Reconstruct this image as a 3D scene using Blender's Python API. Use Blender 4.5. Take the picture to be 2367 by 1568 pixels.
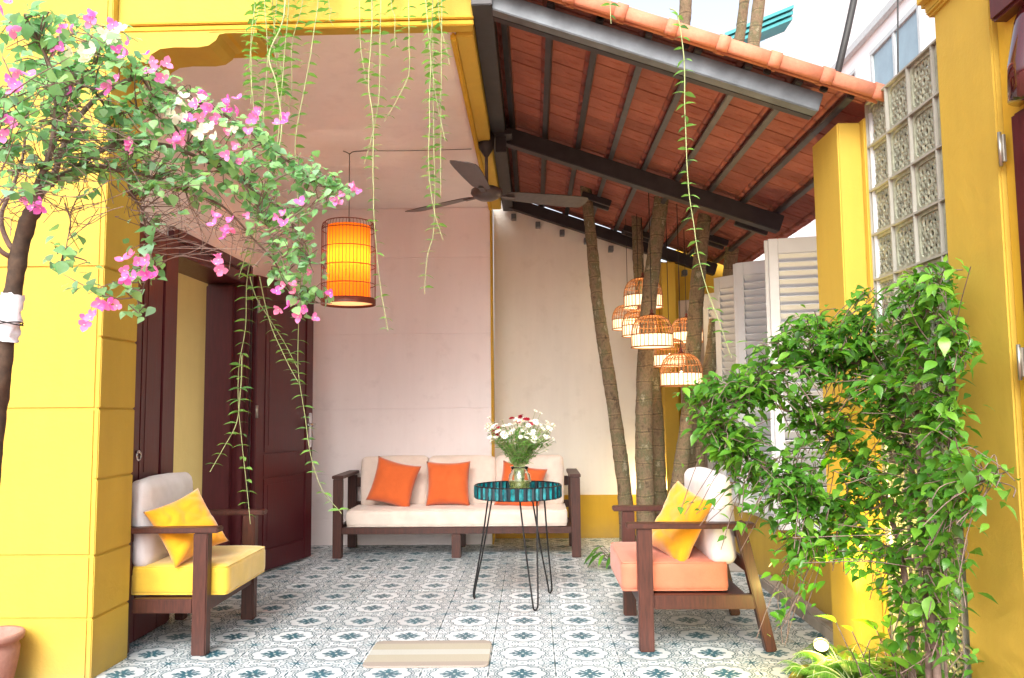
import bpy, bmesh, math, random
import numpy as np
from mathutils import Vector, Matrix, noise as mnoise
R = math.radians
rnd = random.Random(7)
nrs = np.random.RandomState(7)
for o in list(bpy.data.objects): bpy.data.objects.remove(o)
SC = bpy.context.scene
COL = SC.collection

# ------------------------------------------------------------------ camera, sky, sun, exposure
H = 1.15
F = 1870.0                                            # focal length in units of a 2367 px wide picture
yc = Vector((49.5, -160.0, -F)).normalized()          # world Y seen from the camera
zc = Vector((-198.0, 20784.0, -F)); zc = (zc - yc * zc.dot(yc)).normalized()
xc = yc.cross(zc).normalized()
RW = Matrix((xc, yc, zc))                             # camera -> world rotation
cam = bpy.data.cameras.new('camera'); camo = bpy.data.objects.new('camera', cam); COL.objects.link(camo)
camo.matrix_world = Matrix.Translation((0, 0, H)) @ RW.to_4x4()
cam.sensor_width = 36.0; cam.lens = 36.0 * F / 2367.0; cam.clip_start = 0.05; cam.clip_end = 500
SC.camera = camo

w = bpy.data.worlds.new('World'); SC.world = w; w.use_nodes = True
nt = w.node_tree; nt.nodes.clear()
sky = nt.nodes.new('ShaderNodeTexSky'); sky.sky_type = 'NISHITA'; sky.sun_disc = False
SUN_EL, SUN_AZ = 40.0, 190.0                          # azimuth measured from +Y clockwise: behind the camera
sky.sun_elevation = R(SUN_EL); sky.sun_rotation = R(SUN_AZ)
sky.dust_density = 6.0; sky.air_density = 1.0; sky.ozone_density = 1.0
hs = nt.nodes.new('ShaderNodeHueSaturation'); hs.inputs['Saturation'].default_value = 0.45
bg = nt.nodes.new('ShaderNodeBackground'); bg.inputs['Strength'].default_value = 0.15
wo = nt.nodes.new('ShaderNodeOutputWorld')
nt.links.new(sky.outputs[0], hs.inputs['Color']); nt.links.new(hs.outputs[0], bg.inputs['Color']); nt.links.new(bg.outputs[0], wo.inputs['Surface'])
sl = bpy.data.lights.new('sun', 'SUN'); sl.energy = 0.5; sl.angle = R(35); sl.color = (1.0, 0.95, 0.87)
so = bpy.data.objects.new('sun', sl); COL.objects.link(so)
sd = Vector((math.sin(R(SUN_AZ)) * math.cos(R(SUN_EL)), math.cos(R(SUN_AZ)) * math.cos(R(SUN_EL)), math.sin(R(SUN_EL))))
so.rotation_euler = sd.to_track_quat('Z', 'Y').to_euler()
SC.view_settings.view_transform = 'Standard'; SC.view_settings.look = 'None'
SC.view_settings.gamma = 1.0; SC.view_settings.use_curve_mapping = False
SC.view_settings.exposure = 1.58
SC.render.engine = 'CYCLES'
SC.cycles.max_bounces = 10; SC.cycles.diffuse_bounces = 6; SC.cycles.transmission_bounces = 8; SC.cycles.transparent_max_bounces = 12
SC.cycles.use_denoising = True
SC.cycles.sample_clamp_indirect = 6.0

def ray(x, y): return RW @ Vector((x - 1183.5, -(y - 784.0), -F))
def at(x, y, Y):
    d = ray(x, y); return Vector((0, 0, H)) + d * (Y / d.y)
def atx(x, y, X):
    d = ray(x, y); return Vector((0, 0, H)) + d * (X / d.x)
def fl(x, y, z=0.0):
    d = ray(x, y); return Vector((0, 0, H)) + d * ((z - H) / d.z)

# ------------------------------------------------------------------ node helpers
class V:
    def __init__(s, t, o): s.t = t; s.o = o
    def _m(s, op, *a):
        n = s.t.nodes.new('ShaderNodeMath'); n.operation = op
        for i, v in enumerate((s,) + a):
            if isinstance(v, V): s.t.links.new(v.o, n.inputs[i])
            else: n.inputs[i].default_value = v
        return V(s.t, n.outputs[0])
    def __add__(s, b): return s._m('ADD', b)
    def __sub__(s, b): return s._m('SUBTRACT', b)
    def __mul__(s, b): return s._m('MULTIPLY', b)
    def abs(s): return s._m('ABSOLUTE')
    def min(s, b): return s._m('MINIMUM', b)
    def max(s, b): return s._m('MAXIMUM', b)
    def sqrt(s): return s._m('SQRT')
    def lt(s, b): return s._m('LESS_THAN', b)

def newmat(name):
    m = bpy.data.materials.new(name); m.use_nodes = True
    t = m.node_tree; b = t.nodes['Principled BSDF']; return m, t, b
def tex(t, kind, scale, detail=4.0, rough=0.55, coord='Object', sc=None):
    tc = t.nodes.new('ShaderNodeTexCoord'); n = t.nodes.new(kind)
    src = tc.outputs['Object' if coord == 'World' else coord]
    if coord == 'World':
        g = t.nodes.new('ShaderNodeNewGeometry'); src = g.outputs['Position']
    if sc:
        mp = t.nodes.new('ShaderNodeMapping'); mp.inputs['Scale'].default_value = sc
        t.links.new(src, mp.inputs['Vector']); src = mp.outputs[0]
    t.links.new(src, n.inputs['Vector']); n.inputs['Scale'].default_value = scale
    if 'Detail' in n.inputs: n.inputs['Detail'].default_value = detail
    if 'Roughness' in n.inputs: n.inputs['Roughness'].default_value = rough
    return n
def ramp(t, src, stops):
    r = t.nodes.new('ShaderNodeValToRGB'); t.links.new(src, r.inputs[0])
    el = r.color_ramp.elements
    while len(el) < len(stops): el.new(0.5)
    for e, (p, c) in zip(el, stops): e.position = p; e.color = (*c, 1) if len(c) == 3 else c
    return r
def mix(t, fac, a, b, mode='MIX'):
    n = t.nodes.new('ShaderNodeMix'); n.data_type = 'RGBA'; n.blend_type = mode
    for v, i in ((fac, 0), (a, 6), (b, 7)):
        if hasattr(v, 'links') or isinstance(v, bpy.types.NodeSocket): t.links.new(v, n.inputs[i])
        elif i == 0: n.inputs[i].default_value = v
        else: n.inputs[i].default_value = (*v, 1)
    return n.outputs[2]
def bump(t, b, h, strength, dist=0.01):
    n = t.nodes.new('ShaderNodeBump'); n.inputs['Strength'].default_value = strength; n.inputs['Distance'].default_value = dist
    t.links.new(h, n.inputs['Height']); t.links.new(n.outputs[0], b.inputs['Normal'])
def sc3(c, k): return tuple(min(1, v * k) for v in c)

def plaster(name, col, var=0.08, rough=0.75, dirt=None, fine=0.32, coord='World'):
    m, t, b = newmat(name)
    n1 = tex(t, 'ShaderNodeTexNoise', 1.3, 6, 0.6, coord); n2 = tex(t, 'ShaderNodeTexNoise', 60, 5, 0.7, coord); n3 = tex(t, 'ShaderNodeTexNoise', 7, 5, 0.6, coord)
    r = ramp(t, n1.outputs[0], [(0.3, sc3(col, 1 - var)), (0.7, sc3(col, 1 + var * .6))])
    c = r.outputs[0]
    if dirt:
        rr = ramp(t, n3.outputs[0], [(0.56, (0, 0, 0)), (0.78, (1, 1, 1))])
        mm = t.nodes.new('ShaderNodeMath'); mm.operation = 'MULTIPLY'; mm.inputs[1].default_value = 0.35
        t.links.new(rr.outputs[0], mm.inputs[0]); c = mix(t, mm.outputs[0], c, dirt)
    n4 = tex(t, 'ShaderNodeTexNoise', 5, 5, .65, coord, (1, 1, .12)); st4 = ramp(t, n4.outputs[0], [(0.42, (1, 1, 1)), (0.72, (1 - var * 1.6,) * 3)])
    c = mix(t, .8, c, st4.outputs[0], 'MULTIPLY')
    if dirt and 'yellow' in name:
        g = t.nodes.new('ShaderNodeNewGeometry'); sp = t.nodes.new('ShaderNodeSeparateXYZ'); t.links.new(g.outputs['Position'], sp.inputs[0])
        zz = (V(t, sp.outputs[2]) * -5.0 + 1.0).max(0.0) * V(t, n3.outputs[0]); c = mix(t, zz.o, c, (.30, .22, .09))
    t.links.new(c, b.inputs['Base Color']); b.inputs['Roughness'].default_value = rough; b.inputs['Specular IOR Level'].default_value = 0.3
    a = t.nodes.new('ShaderNodeMath'); a.operation = 'MULTIPLY_ADD'; a.inputs[1].default_value = 0.35
    t.links.new(n2.outputs[0], a.inputs[0]); t.links.new(n3.outputs[0], a.inputs[2])
    bump(t, b, a.outputs[0], fine, 0.012)
    return m
def wood(name, c1, c2, rough=0.32, scale=9, sc=(7, 7, .8), coat=0.25):
    m, t, b = newmat(name)
    n = tex(t, 'ShaderNodeTexNoise', scale, 6, 0.6, 'Object', sc)
    r = ramp(t, n.outputs[0], [(0.3, c1), (0.72, c2)]); t.links.new(r.outputs[0], b.inputs['Base Color'])
    rr = ramp(t, n.outputs[0], [(0.2, (rough,) * 3), (0.8, (rough + .15,) * 3)]); t.links.new(rr.outputs[0], b.inputs['Roughness'])
    b.inputs['Coat Weight'].default_value = coat; b.inputs['Coat Roughness'].default_value = 0.2
    bump(t, b, n.outputs[0], 0.12, 0.004)
    return m
def simple(name, col, rough=0.5, metal=0.0, var=0.1, scale=20, bstr=0.1, **kw):
    m, t, b = newmat(name)
    n = tex(t, 'ShaderNodeTexNoise', scale, 5)
    r = ramp(t, n.outputs[0], [(0.3, sc3(col, 1 - var)), (0.7, sc3(col, 1 + var))]); t.links.new(r.outputs[0], b.inputs['Base Color'])
    b.inputs['Roughness'].default_value = rough; b.inputs['Metallic'].default_value = metal
    for k, v in kw.items(): b.inputs[k.replace('_', ' ')].default_value = v
    if bstr: bump(t, b, n.outputs[0], bstr, 0.004)
    return m
def fabric(name, col, sheen=0.3):
    m, t, b = newmat(name)
    n1 = tex(t, 'ShaderNodeTexNoise', 9, 5); n2 = tex(t, 'ShaderNodeTexNoise', 450, 2)
    r = ramp(t, n1.outputs[0], [(0.3, sc3(col, .9)), (0.7, sc3(col, 1.07))])
    c = mix(t, 0.18, r.outputs[0], n2.outputs[0], 'OVERLAY'); t.links.new(c, b.inputs['Base Color'])
    b.inputs['Roughness'].default_value = 0.9; b.inputs['Sheen Weight'].default_value = sheen; b.inputs['Specular IOR Level'].default_value = 0.15
    a = t.nodes.new('ShaderNodeMath'); a.operation = 'MULTIPLY_ADD'; a.inputs[1].default_value = 0.15
    t.links.new(n2.outputs[0], a.inputs[0]); t.links.new(n1.outputs[0], a.inputs[2])
    bump(t, b, a.outputs[0], 0.35, 0.01)
    return m
def leafmat(name, cols, trans=0.35, rough=0.4, spec=0.4, objrand=False):
    m, t, b = newmat(name)
    g = t.nodes.new('ShaderNodeNewGeometry'); oi = t.nodes.new('ShaderNodeObjectInfo')
    src = oi.outputs['Random'] if objrand else g.outputs['Random Per Island']
    n = len(cols); r = ramp(t, src, [(i / max(1, n - 1), c) for i, c in enumerate(cols)])
    ns = tex(t, 'ShaderNodeTexNoise', 40, 3, .5, 'World'); c = mix(t, 0.25, r.outputs[0], ns.outputs[0], 'SOFT_LIGHT')
    t.links.new(c, b.inputs['Base Color']); b.inputs['Roughness'].default_value = rough; b.inputs['Specular IOR Level'].default_value = spec
    tr = t.nodes.new('ShaderNodeBsdfTranslucent'); hc = t.nodes.new('ShaderNodeHueSaturation'); hc.inputs['Value'].default_value = 1.5; hc.inputs['Saturation'].default_value = 1.1
    t.links.new(c, hc.inputs['Color']); t.links.new(hc.outputs[0], tr.inputs['Color'])
    ms = t.nodes.new('ShaderNodeMixShader'); ms.inputs[0].default_value = trans
    out = t.nodes['Material Output']; t.links.new(b.outputs[0], ms.inputs[1]); t.links.new(tr.outputs[0], ms.inputs[2]); t.links.new(ms.outputs[0], out.inputs['Surface'])
    return m
def glow(name, base, ecol, estr, trans=0.5):
    m, t, b = newmat(name)
    b.inputs['Base Color'].default_value = (*base, 1); b.inputs['Roughness'].default_value = 0.8
    b.inputs['Emission Color'].default_value = (*ecol, 1); b.inputs['Emission Strength'].default_value = estr
    if trans:
        tr = t.nodes.new('ShaderNodeBsdfTranslucent'); tr.inputs['Color'].default_value = (*base, 1)
        ms = t.nodes.new('ShaderNodeMixShader'); ms.inputs[0].default_value = trans
        out = t.nodes['Material Output']; t.links.new(b.outputs[0], ms.inputs[1]); t.links.new(tr.outputs[0], ms.inputs[2]); t.links.new(ms.outputs[0], out.inputs['Surface'])
    return m

def cement_tile():
    m, t, b = newmat('patterned_cement_tile')
    tc = t.nodes.new('ShaderNodeTexCoord'); sp = t.nodes.new('ShaderNodeSeparateXYZ'); t.links.new(tc.outputs['Object'], sp.inputs[0])
    x = (V(t, sp.outputs[0]) * (1 / .295)).abs(); y = (V(t, sp.outputs[1]) * (1 / .295)).abs()
    a = x.max(y); c = x.min(y)
    def disc(px, py, r, kx=1.0, ky=1.0):
        dx = (a - px) * (1 / kx); dy = (c - py) * (1 / ky)
        return (dx * dx + dy * dy).sqrt() - r
    d45u = (a + c) * .7071; d45v = (a - c) * .7071
    def ddisc(pu, r, ku=1.0, kv=1.0):
        du = (d45u - pu) * (1 / ku); dv = d45v * (1 / kv)
        return (du * du + dv * dv).sqrt() - r
    fl_ = disc(0, 0, .088).min(disc(.11, 0, .045, 1.9, .8)).min(disc(.195, 0, .030, 1.1, 1.1)).min(disc(.150, .05, .022, 1.4, .8)).min(ddisc(.12, .036, 1.8, .85)).min(ddisc(.18, .030))
    flower = fl_.lt(0.0)
    eye = (disc(0, 0, .02)).lt(0.0)
    q = disc(.215, 0, .135, 1.0, 1.0).min(ddisc(.245, .105)).min(disc(0, 0, .21))
    line1 = (q - .018).abs().lt(.0135); line2 = (q - .056).abs().lt(.0085); line3 = ((disc(.31, .30, .062)).abs()).lt(.007)
    curl = (disc(.415, .135, .052).abs()).lt(.011); curl2 = disc(.415, .135, .02).lt(0)
    curl3 = (disc(.47, .29, .048).abs()).lt(.010)
    cor = ddisc(.7071, .05).min(ddisc(.62, .028, 1.6, .8)).min(disc(.5, .405, .026, .8, 1.5)).min(disc(.455, .365, .016)).min(disc(.5, .315, .012))
    corner = cor.lt(0.0); corl = (ddisc(.50, .05, 1, 1).abs()).lt(.010)
    edge = disc(.5, 0, .03, .8, 1.3).lt(0); edge2 = disc(.5, .07, .016, 1, 1.6).lt(0)
    lines = line1.max(line2).max(line3).max(curl).max(curl2).max(curl3).max(corl).max(edge2)
    solid = flower.max(corner).max(edge)
    n = tex(t, 'ShaderNodeTexNoise', 14, 5, .6, 'World'); n2 = tex(t, 'ShaderNodeTexNoise', 1.6, 4, .6, 'World')
    oi = t.nodes.new('ShaderNodeObjectInfo')
    basec = ramp(t, n2.outputs[0], [(0.3, (.54, .585, .62)), (0.7, (.64, .69, .73))]).outputs[0]
    tint = ramp(t, oi.outputs['Random'], [(0, (.80, .80, .79)), (1, (1, 1, 1))]).outputs[0]
    basec = mix(t, 1.0, basec, tint, 'MULTIPLY')
    teal = ramp(t, n.outputs[0], [(0.3, (.018, .080, .115)), (0.7, (.035, .13, .17))]).outputs[0]
    grey = ramp(t, n.outputs[0], [(0.3, (.050, .10, .13)), (0.7, (.085, .15, .18))]).outputs[0]
    col = mix(t, lines.o, basec, grey); col = mix(t, solid.o, col, teal); col = mix(t, eye.o, col, (.62, .66, .62))
    t.links.new(col, b.inputs['Base Color'])
    rr = ramp(t, n.outputs[0], [(0.3, (.32,) * 3), (0.75, (.55,) * 3)]); t.links.new(rr.outputs[0], b.inputs['Roughness'])
    bump(t, b, n.outputs[0], .05, .003)
    return m

def ringed_bark():
    m, t, b = newmat('ringed_palm_bark')
    tc = t.nodes.new('ShaderNodeTexCoord')
    n = tex(t, 'ShaderNodeTexNoise', 13, 8, .75, 'World', (1, 1, .6)); n2 = tex(t, 'ShaderNodeTexNoise', 70, 6, .75, 'World')
    wv = tex(t, 'ShaderNodeTexWave', 2.6, 3, .6, 'World'); wv.bands_direction = 'Z'; wv.inputs['Distortion'].default_value = 2.0; wv.inputs['Detail Scale'].default_value = 1.5
    c = ramp(t, n.outputs[0], [(0.34, (.07, .05, .03)), (0.47, (.25, .18, .11)), (0.56, (.13, .125, .06)), (0.66, (.42, .37, .27))]).outputs[0]
    rr = ramp(t, wv.outputs['Fac'], [(0.0, (.45, .45, .45)), (0.05, (1.6, 1.55, 1.4)), (0.13, (1, 1, 1))]).outputs[0]
    c = mix(t, .6, c, rr, 'MULTIPLY'); c = mix(t, .5, c, n2.outputs[0], 'OVERLAY')
    t.links.new(c, b.inputs['Base Color']); b.inputs['Roughness'].default_value = .85
    bump(t, b, n2.outputs[0], 1.0, .015)
    return m

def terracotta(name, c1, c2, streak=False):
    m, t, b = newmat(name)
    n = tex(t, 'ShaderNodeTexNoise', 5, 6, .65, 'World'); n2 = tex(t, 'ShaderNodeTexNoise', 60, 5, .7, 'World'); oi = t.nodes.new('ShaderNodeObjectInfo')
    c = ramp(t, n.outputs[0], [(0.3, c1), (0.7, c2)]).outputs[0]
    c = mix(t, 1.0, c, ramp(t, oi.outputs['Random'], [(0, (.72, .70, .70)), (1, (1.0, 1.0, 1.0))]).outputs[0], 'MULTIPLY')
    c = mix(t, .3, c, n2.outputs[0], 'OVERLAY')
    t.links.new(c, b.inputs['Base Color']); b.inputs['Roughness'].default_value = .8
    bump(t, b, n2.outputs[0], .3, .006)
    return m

M = {}
YEL = (.52, .36, .055)
M['yellow'] = plaster('yellow_plaster', YEL, .07, .7, (.62, .40, .05))
M['yellow_deep'] = plaster('deep_yellow_plaster', (.60, .37, .03), .1, .7, (.46, .27, .03))
M['pink'] = plaster('pale_pink_plaster', (.82, .76, .765), .04, .8, (.58, .52, .53), .15)
M['cream'] = plaster('cream_plaster', (.76, .74, .69), .05, .8, (.55, .52, .46), .15)
M['olive'] = plaster('ochre_room_plaster', (.62, .50, .20), .08)
M['concrete'] = plaster('grey_concrete', (.33, .30, .27), .15, .9, (.15, .13, .11), .6)
M['white_wall'] = plaster('white_render', (.90, .93, .95), .02)
M['tile'] = cement_tile()
M['grout'] = plaster('grout', (.38, .37, .34), .1, .9)
M['paver'] = terracotta('red_paver', (.36, .13, .085), (.5, .22, .15))
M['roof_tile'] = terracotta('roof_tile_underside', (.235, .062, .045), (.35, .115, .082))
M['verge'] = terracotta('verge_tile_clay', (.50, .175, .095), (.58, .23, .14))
M['steel'] = simple('painted_steel', (.06, .062, .07), .35, .3, .3, 14, .15)
M['steel_dark'] = simple('black_painted_steel', (.022, .02, .024), .45, .2, .3, 14, .15)
M['steel_grey'] = simple('brushed_grey_steel', (.11, .13, .15), .45, .25, .3, 10, .15)
M['maroon'] = wood('maroon_lacquered_wood', (.050, .0035, .007), (.080, .007, .012), .36, coat=.08)
M['gloss'] = simple('glossy_maroon_lacquer', (.05, .005, .008), .08, 0, .1, 10, 0, Coat_Weight=1.0)
M['mahog'] = wood('dark_mahogany', (.026, .006, .0035), (.075, .018, .010), .4, 12, coat=.06)
M['cush_cream'] = fabric('cream_linen', (.70, .60, .53))
M['cush_white'] = fabric('white_linen', (.62, .61, .63))
M['cush_orange'] = fabric('burnt_orange_cotton', (.60, .12, .03))
M['cush_yellow'] = fabric('lemon_velvet', (.70, .47, .05), .5)
M['cush_amber'] = fabric('amber_velvet', (.72, .32, .012), .5)
M['cush_coral'] = fabric('coral_velvet', (.56, .18, .11), .2)
M['black_wire'] = simple('black_iron', (.02, .02, .022), .4, .5)
M['fan'] = simple('dark_bronze_fan', (.075, .06, .06), .38, .3, .2, 30)
M['bark'] = ringed_bark()
M['trunk_b'] = simple('dark_wet_bark', (.05, .03, .018), .85, 0, .5, 30, .7)
M['twig'] = simple('brown_twig_bark', (.17, .12, .10), .9, 0, .4, 40, .5)
M['twig_green'] = simple('green_stem', (.30, .36, .16), .6, 0, .2, 30, .1)
M['leaf_b'] = leafmat('bougainvillea_leaf', [(.13, .31, .13), (.20, .43, .18), (.28, .52, .18), (.25, .46, .32)], .45, .42)
M['leaf_bo'] = leafmat('bougainvillea_leaf_single', [(.13, .31, .13), (.20, .43, .18), (.28, .52, .18), (.25, .46, .32)], .45, .42, .4, True)
M['leaf_r'] = leafmat('climber_leaf', [(.04, .13, .02), (.08, .24, .025), (.19, .41, .045), (.05, .17, .02), (.12, .33, .04)], .40, .3, .6)
M['leaf_ro'] = leafmat('climber_leaf_single', [(.045, .14, .02), (.08, .25, .03), (.20, .42, .045), (.06, .19, .03), (.14, .35, .045)], .40, .3, .6, True)
M['leaf_v'] = leafmat('hanging_vine_leaf', [(.13, .30, .07), (.20, .40, .09), (.09, .24, .08)], .45, .5)
M['fern'] = leafmat('fern_leaf', [(.10, .26, .03), (.2, .4, .05)], .4, .5)
M['petal_p'] = leafmat('magenta_bract', [(.74, .16, .55), (.80, .26, .62), (.84, .30, .50)], .45, .6, .2, True)
M['petal_w'] = leafmat('white_bract', [(.82, .85, .68), (.85, .85, .8)], .45, .6, .2, True)
M['white_petal'] = leafmat('white_daisy_petal', [(.85, .86, .84), (.8, .82, .78)], .3, .6, .2)
M['red_petal'] = leafmat('dark_red_petal', [(.16, .004, .012), (.26, .006, .02)], .1, .6, .2)
M['daisy_eye'] = simple('daisy_eye', (.7, .5, .05), .8)
M['shutter'] = simple('grey_white_painted_wood', (.53, .55, .57), .5, 0, .07, 6, .1)
M['shutter_dk'] = simple('taupe_painted_wood', (.30, .25, .23), .5, 0, .12, 6, .1)
M['block'] = simple('weathered_glazed_block', (.29, .31, .235), .5, 0, .4, 25, .3, Coat_Weight=.4)
M['mossy'] = plaster('dark_backing_sheet', (.03, .035, .02), .4, .9, (.015, .02, .01), .5)  # added dark backing, no moss: colour stands in for the shade in the holes
M['mortar'] = plaster('block_mortar', (.34, .34, .30), .12, .8)
M['bamboo'] = simple('bamboo_cane', (.34, .13, .035), .5, 0, .3, 40, .1)
M['band'] = glow('white_lamp_fabric', (.9, .82, .68), (1.0, .78, .50), .55, .4)
M['cage_red'] = simple('dark_red_cane', (.16, .03, .015), .5, 0, .2, 40, .1)
M['shade_o'] = glow('orange_silk_shade', (1.0, .31, .02), (1.0, .10, .0), .10, .8)
M['bulb'] = glow('lit_bulb', (1, 1, 1), (1.0, .72, .38), 5, 0)
M['spot_lens'] = glow('lit_spot_lens', (1, 1, 1), (1.0, .78, .30), 1.1, 0)
M['clay_pot'] = terracotta('clay_pot_clay', (.36, .19, .15), (.46, .27, .22))
M['soil'] = plaster('dark_soil', (.06, .045, .03), .5, .95, (.02, .015, .01), 1.0)
M['plastic'] = simple('white_plastic_wrap', (.62, .62, .66), .25, 0, .2, 30, .8)
M['pvc'] = simple('white_pvc', (.55, .55, .55), .4)
M['cable'] = simple('cable_black', (.02, .02, .02), .6)
M['brass'] = simple('tarnished_hinge_metal', (.35, .33, .28), .35, .8)
M['chrome'] = simple('chrome_metal', (.6, .6, .62), .2, 1.0)
M['teal_roof'] = simple('teal_sheet_metal', (.02, .22, .24), .4, .2)
M['glass_win'] = simple('window_glass', (.25, .36, .42), .1, 0, .1, 3, 0)
M['frame_w'] = simple('pale_window_frame', (.5, .55, .56), .5)
def glassmat():
    m, t, b = newmat('vase_glass'); b.inputs['Transmission Weight'].default_value = 1.0; b.inputs['Roughness'].default_value = .03
    b.inputs['Base Color'].default_value = (.93, .98, .93, 1); b.inputs['IOR'].default_value = 1.45; return m
M['glass'] = glassmat()
def watermat():
    m, t, b = newmat('vase_water'); b.inputs['Transmission Weight'].default_value = .8; b.inputs['Roughness'].default_value = .05
    b.inputs['Base Color'].default_value = (.70, .74, .32, 1); b.inputs['IOR'].default_value = 1.33; return m
M['water'] = watermat()
def tealtray():
    m, t, b = newmat('teal_striped_enamel')
    n = tex(t, 'ShaderNodeTexNoise', 30, 3)
    r = ramp(t, n.outputs[0], [(.35, (.0, .07, .09)), (.65, (.01, .22, .25))]); t.links.new(r.outputs[0], b.inputs['Base Color'])
    b.inputs['Roughness'].default_value = .25; b.inputs['Coat Weight'].default_value = .5
    return m
M['teal'] = tealtray()
M['teal_dk'] = simple('dark_tray_gap', (.006, .02, .03), .4)
def matmat():
    m, t, b = newmat('striped_doormat')
    tc = t.nodes.new('ShaderNodeTexCoord'); sp = t.nodes.new('ShaderNodeSeparateXYZ'); t.links.new(tc.outputs['Object'], sp.inputs[0])
    y = V(t, sp.outputs[1]) * (1 / .40); y = y + 0.5
    r = ramp(t, y.o, [(0, (.28, .24, .21)), (.15, (.34, .315, .25)), (.42, (.39, .39, .36)), (.62, (.34, .315, .25)), (.86, (.28, .24, .21))]); r.color_ramp.interpolation = 'CONSTANT'
    n = tex(t, 'ShaderNodeTexNoise', 300, 2); c = mix(t, .35, r.outputs[0], n.outputs[0], 'OVERLAY')
    t.links.new(c, b.inputs['Base Color']); b.inputs['Roughness'].default_value = .95; bump(t, b, n.outputs[0], .6, .004)
    return m
M['mat'] = matmat()

# ------------------------------------------------------------------ object helpers
def props(o, label=None, cat=None, group=None, kind=None):
    if label: o['label'] = label
    if cat: o['category'] = cat
    if group: o['group'] = group
    if kind: o['kind'] = kind
    return o
def thing(name, label, cat, loc=(0, 0, 0), group=None, kind=None):
    o = bpy.data.objects.new(name, None); COL.objects.link(o); o.location = loc
    o.empty_display_size = .1
    return props(o, label, cat, group, kind)
def wloc(o):
    v = Vector((0, 0, 0))
    while o: v = v + o.location; o = o.parent
    return v
_bc = {}
def bevbox(hx, hy, hz, b):
    key = (round(hx, 5), round(hy, 5), round(hz, 5), b)
    if key not in _bc:
        bm = bmesh.new(); bmesh.ops.create_cube(bm, size=1.0)
        for v in bm.verts: v.co = Vector((v.co.x * 2 * hx, v.co.y * 2 * hy, v.co.z * 2 * hz))
        if b > 0: bmesh.ops.bevel(bm, geom=bm.edges[:], offset=min(b, .45 * min(hx, hy, hz) * 2), segments=1 if b < .004 else 2, affect='EDGES')
        bm.verts.ensure_lookup_table()
        _bc[key] = ([v.co.copy() for v in bm.verts], [[v.index for v in f.verts] for f in bm.faces]); bm.free()
    return _bc[key]
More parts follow.
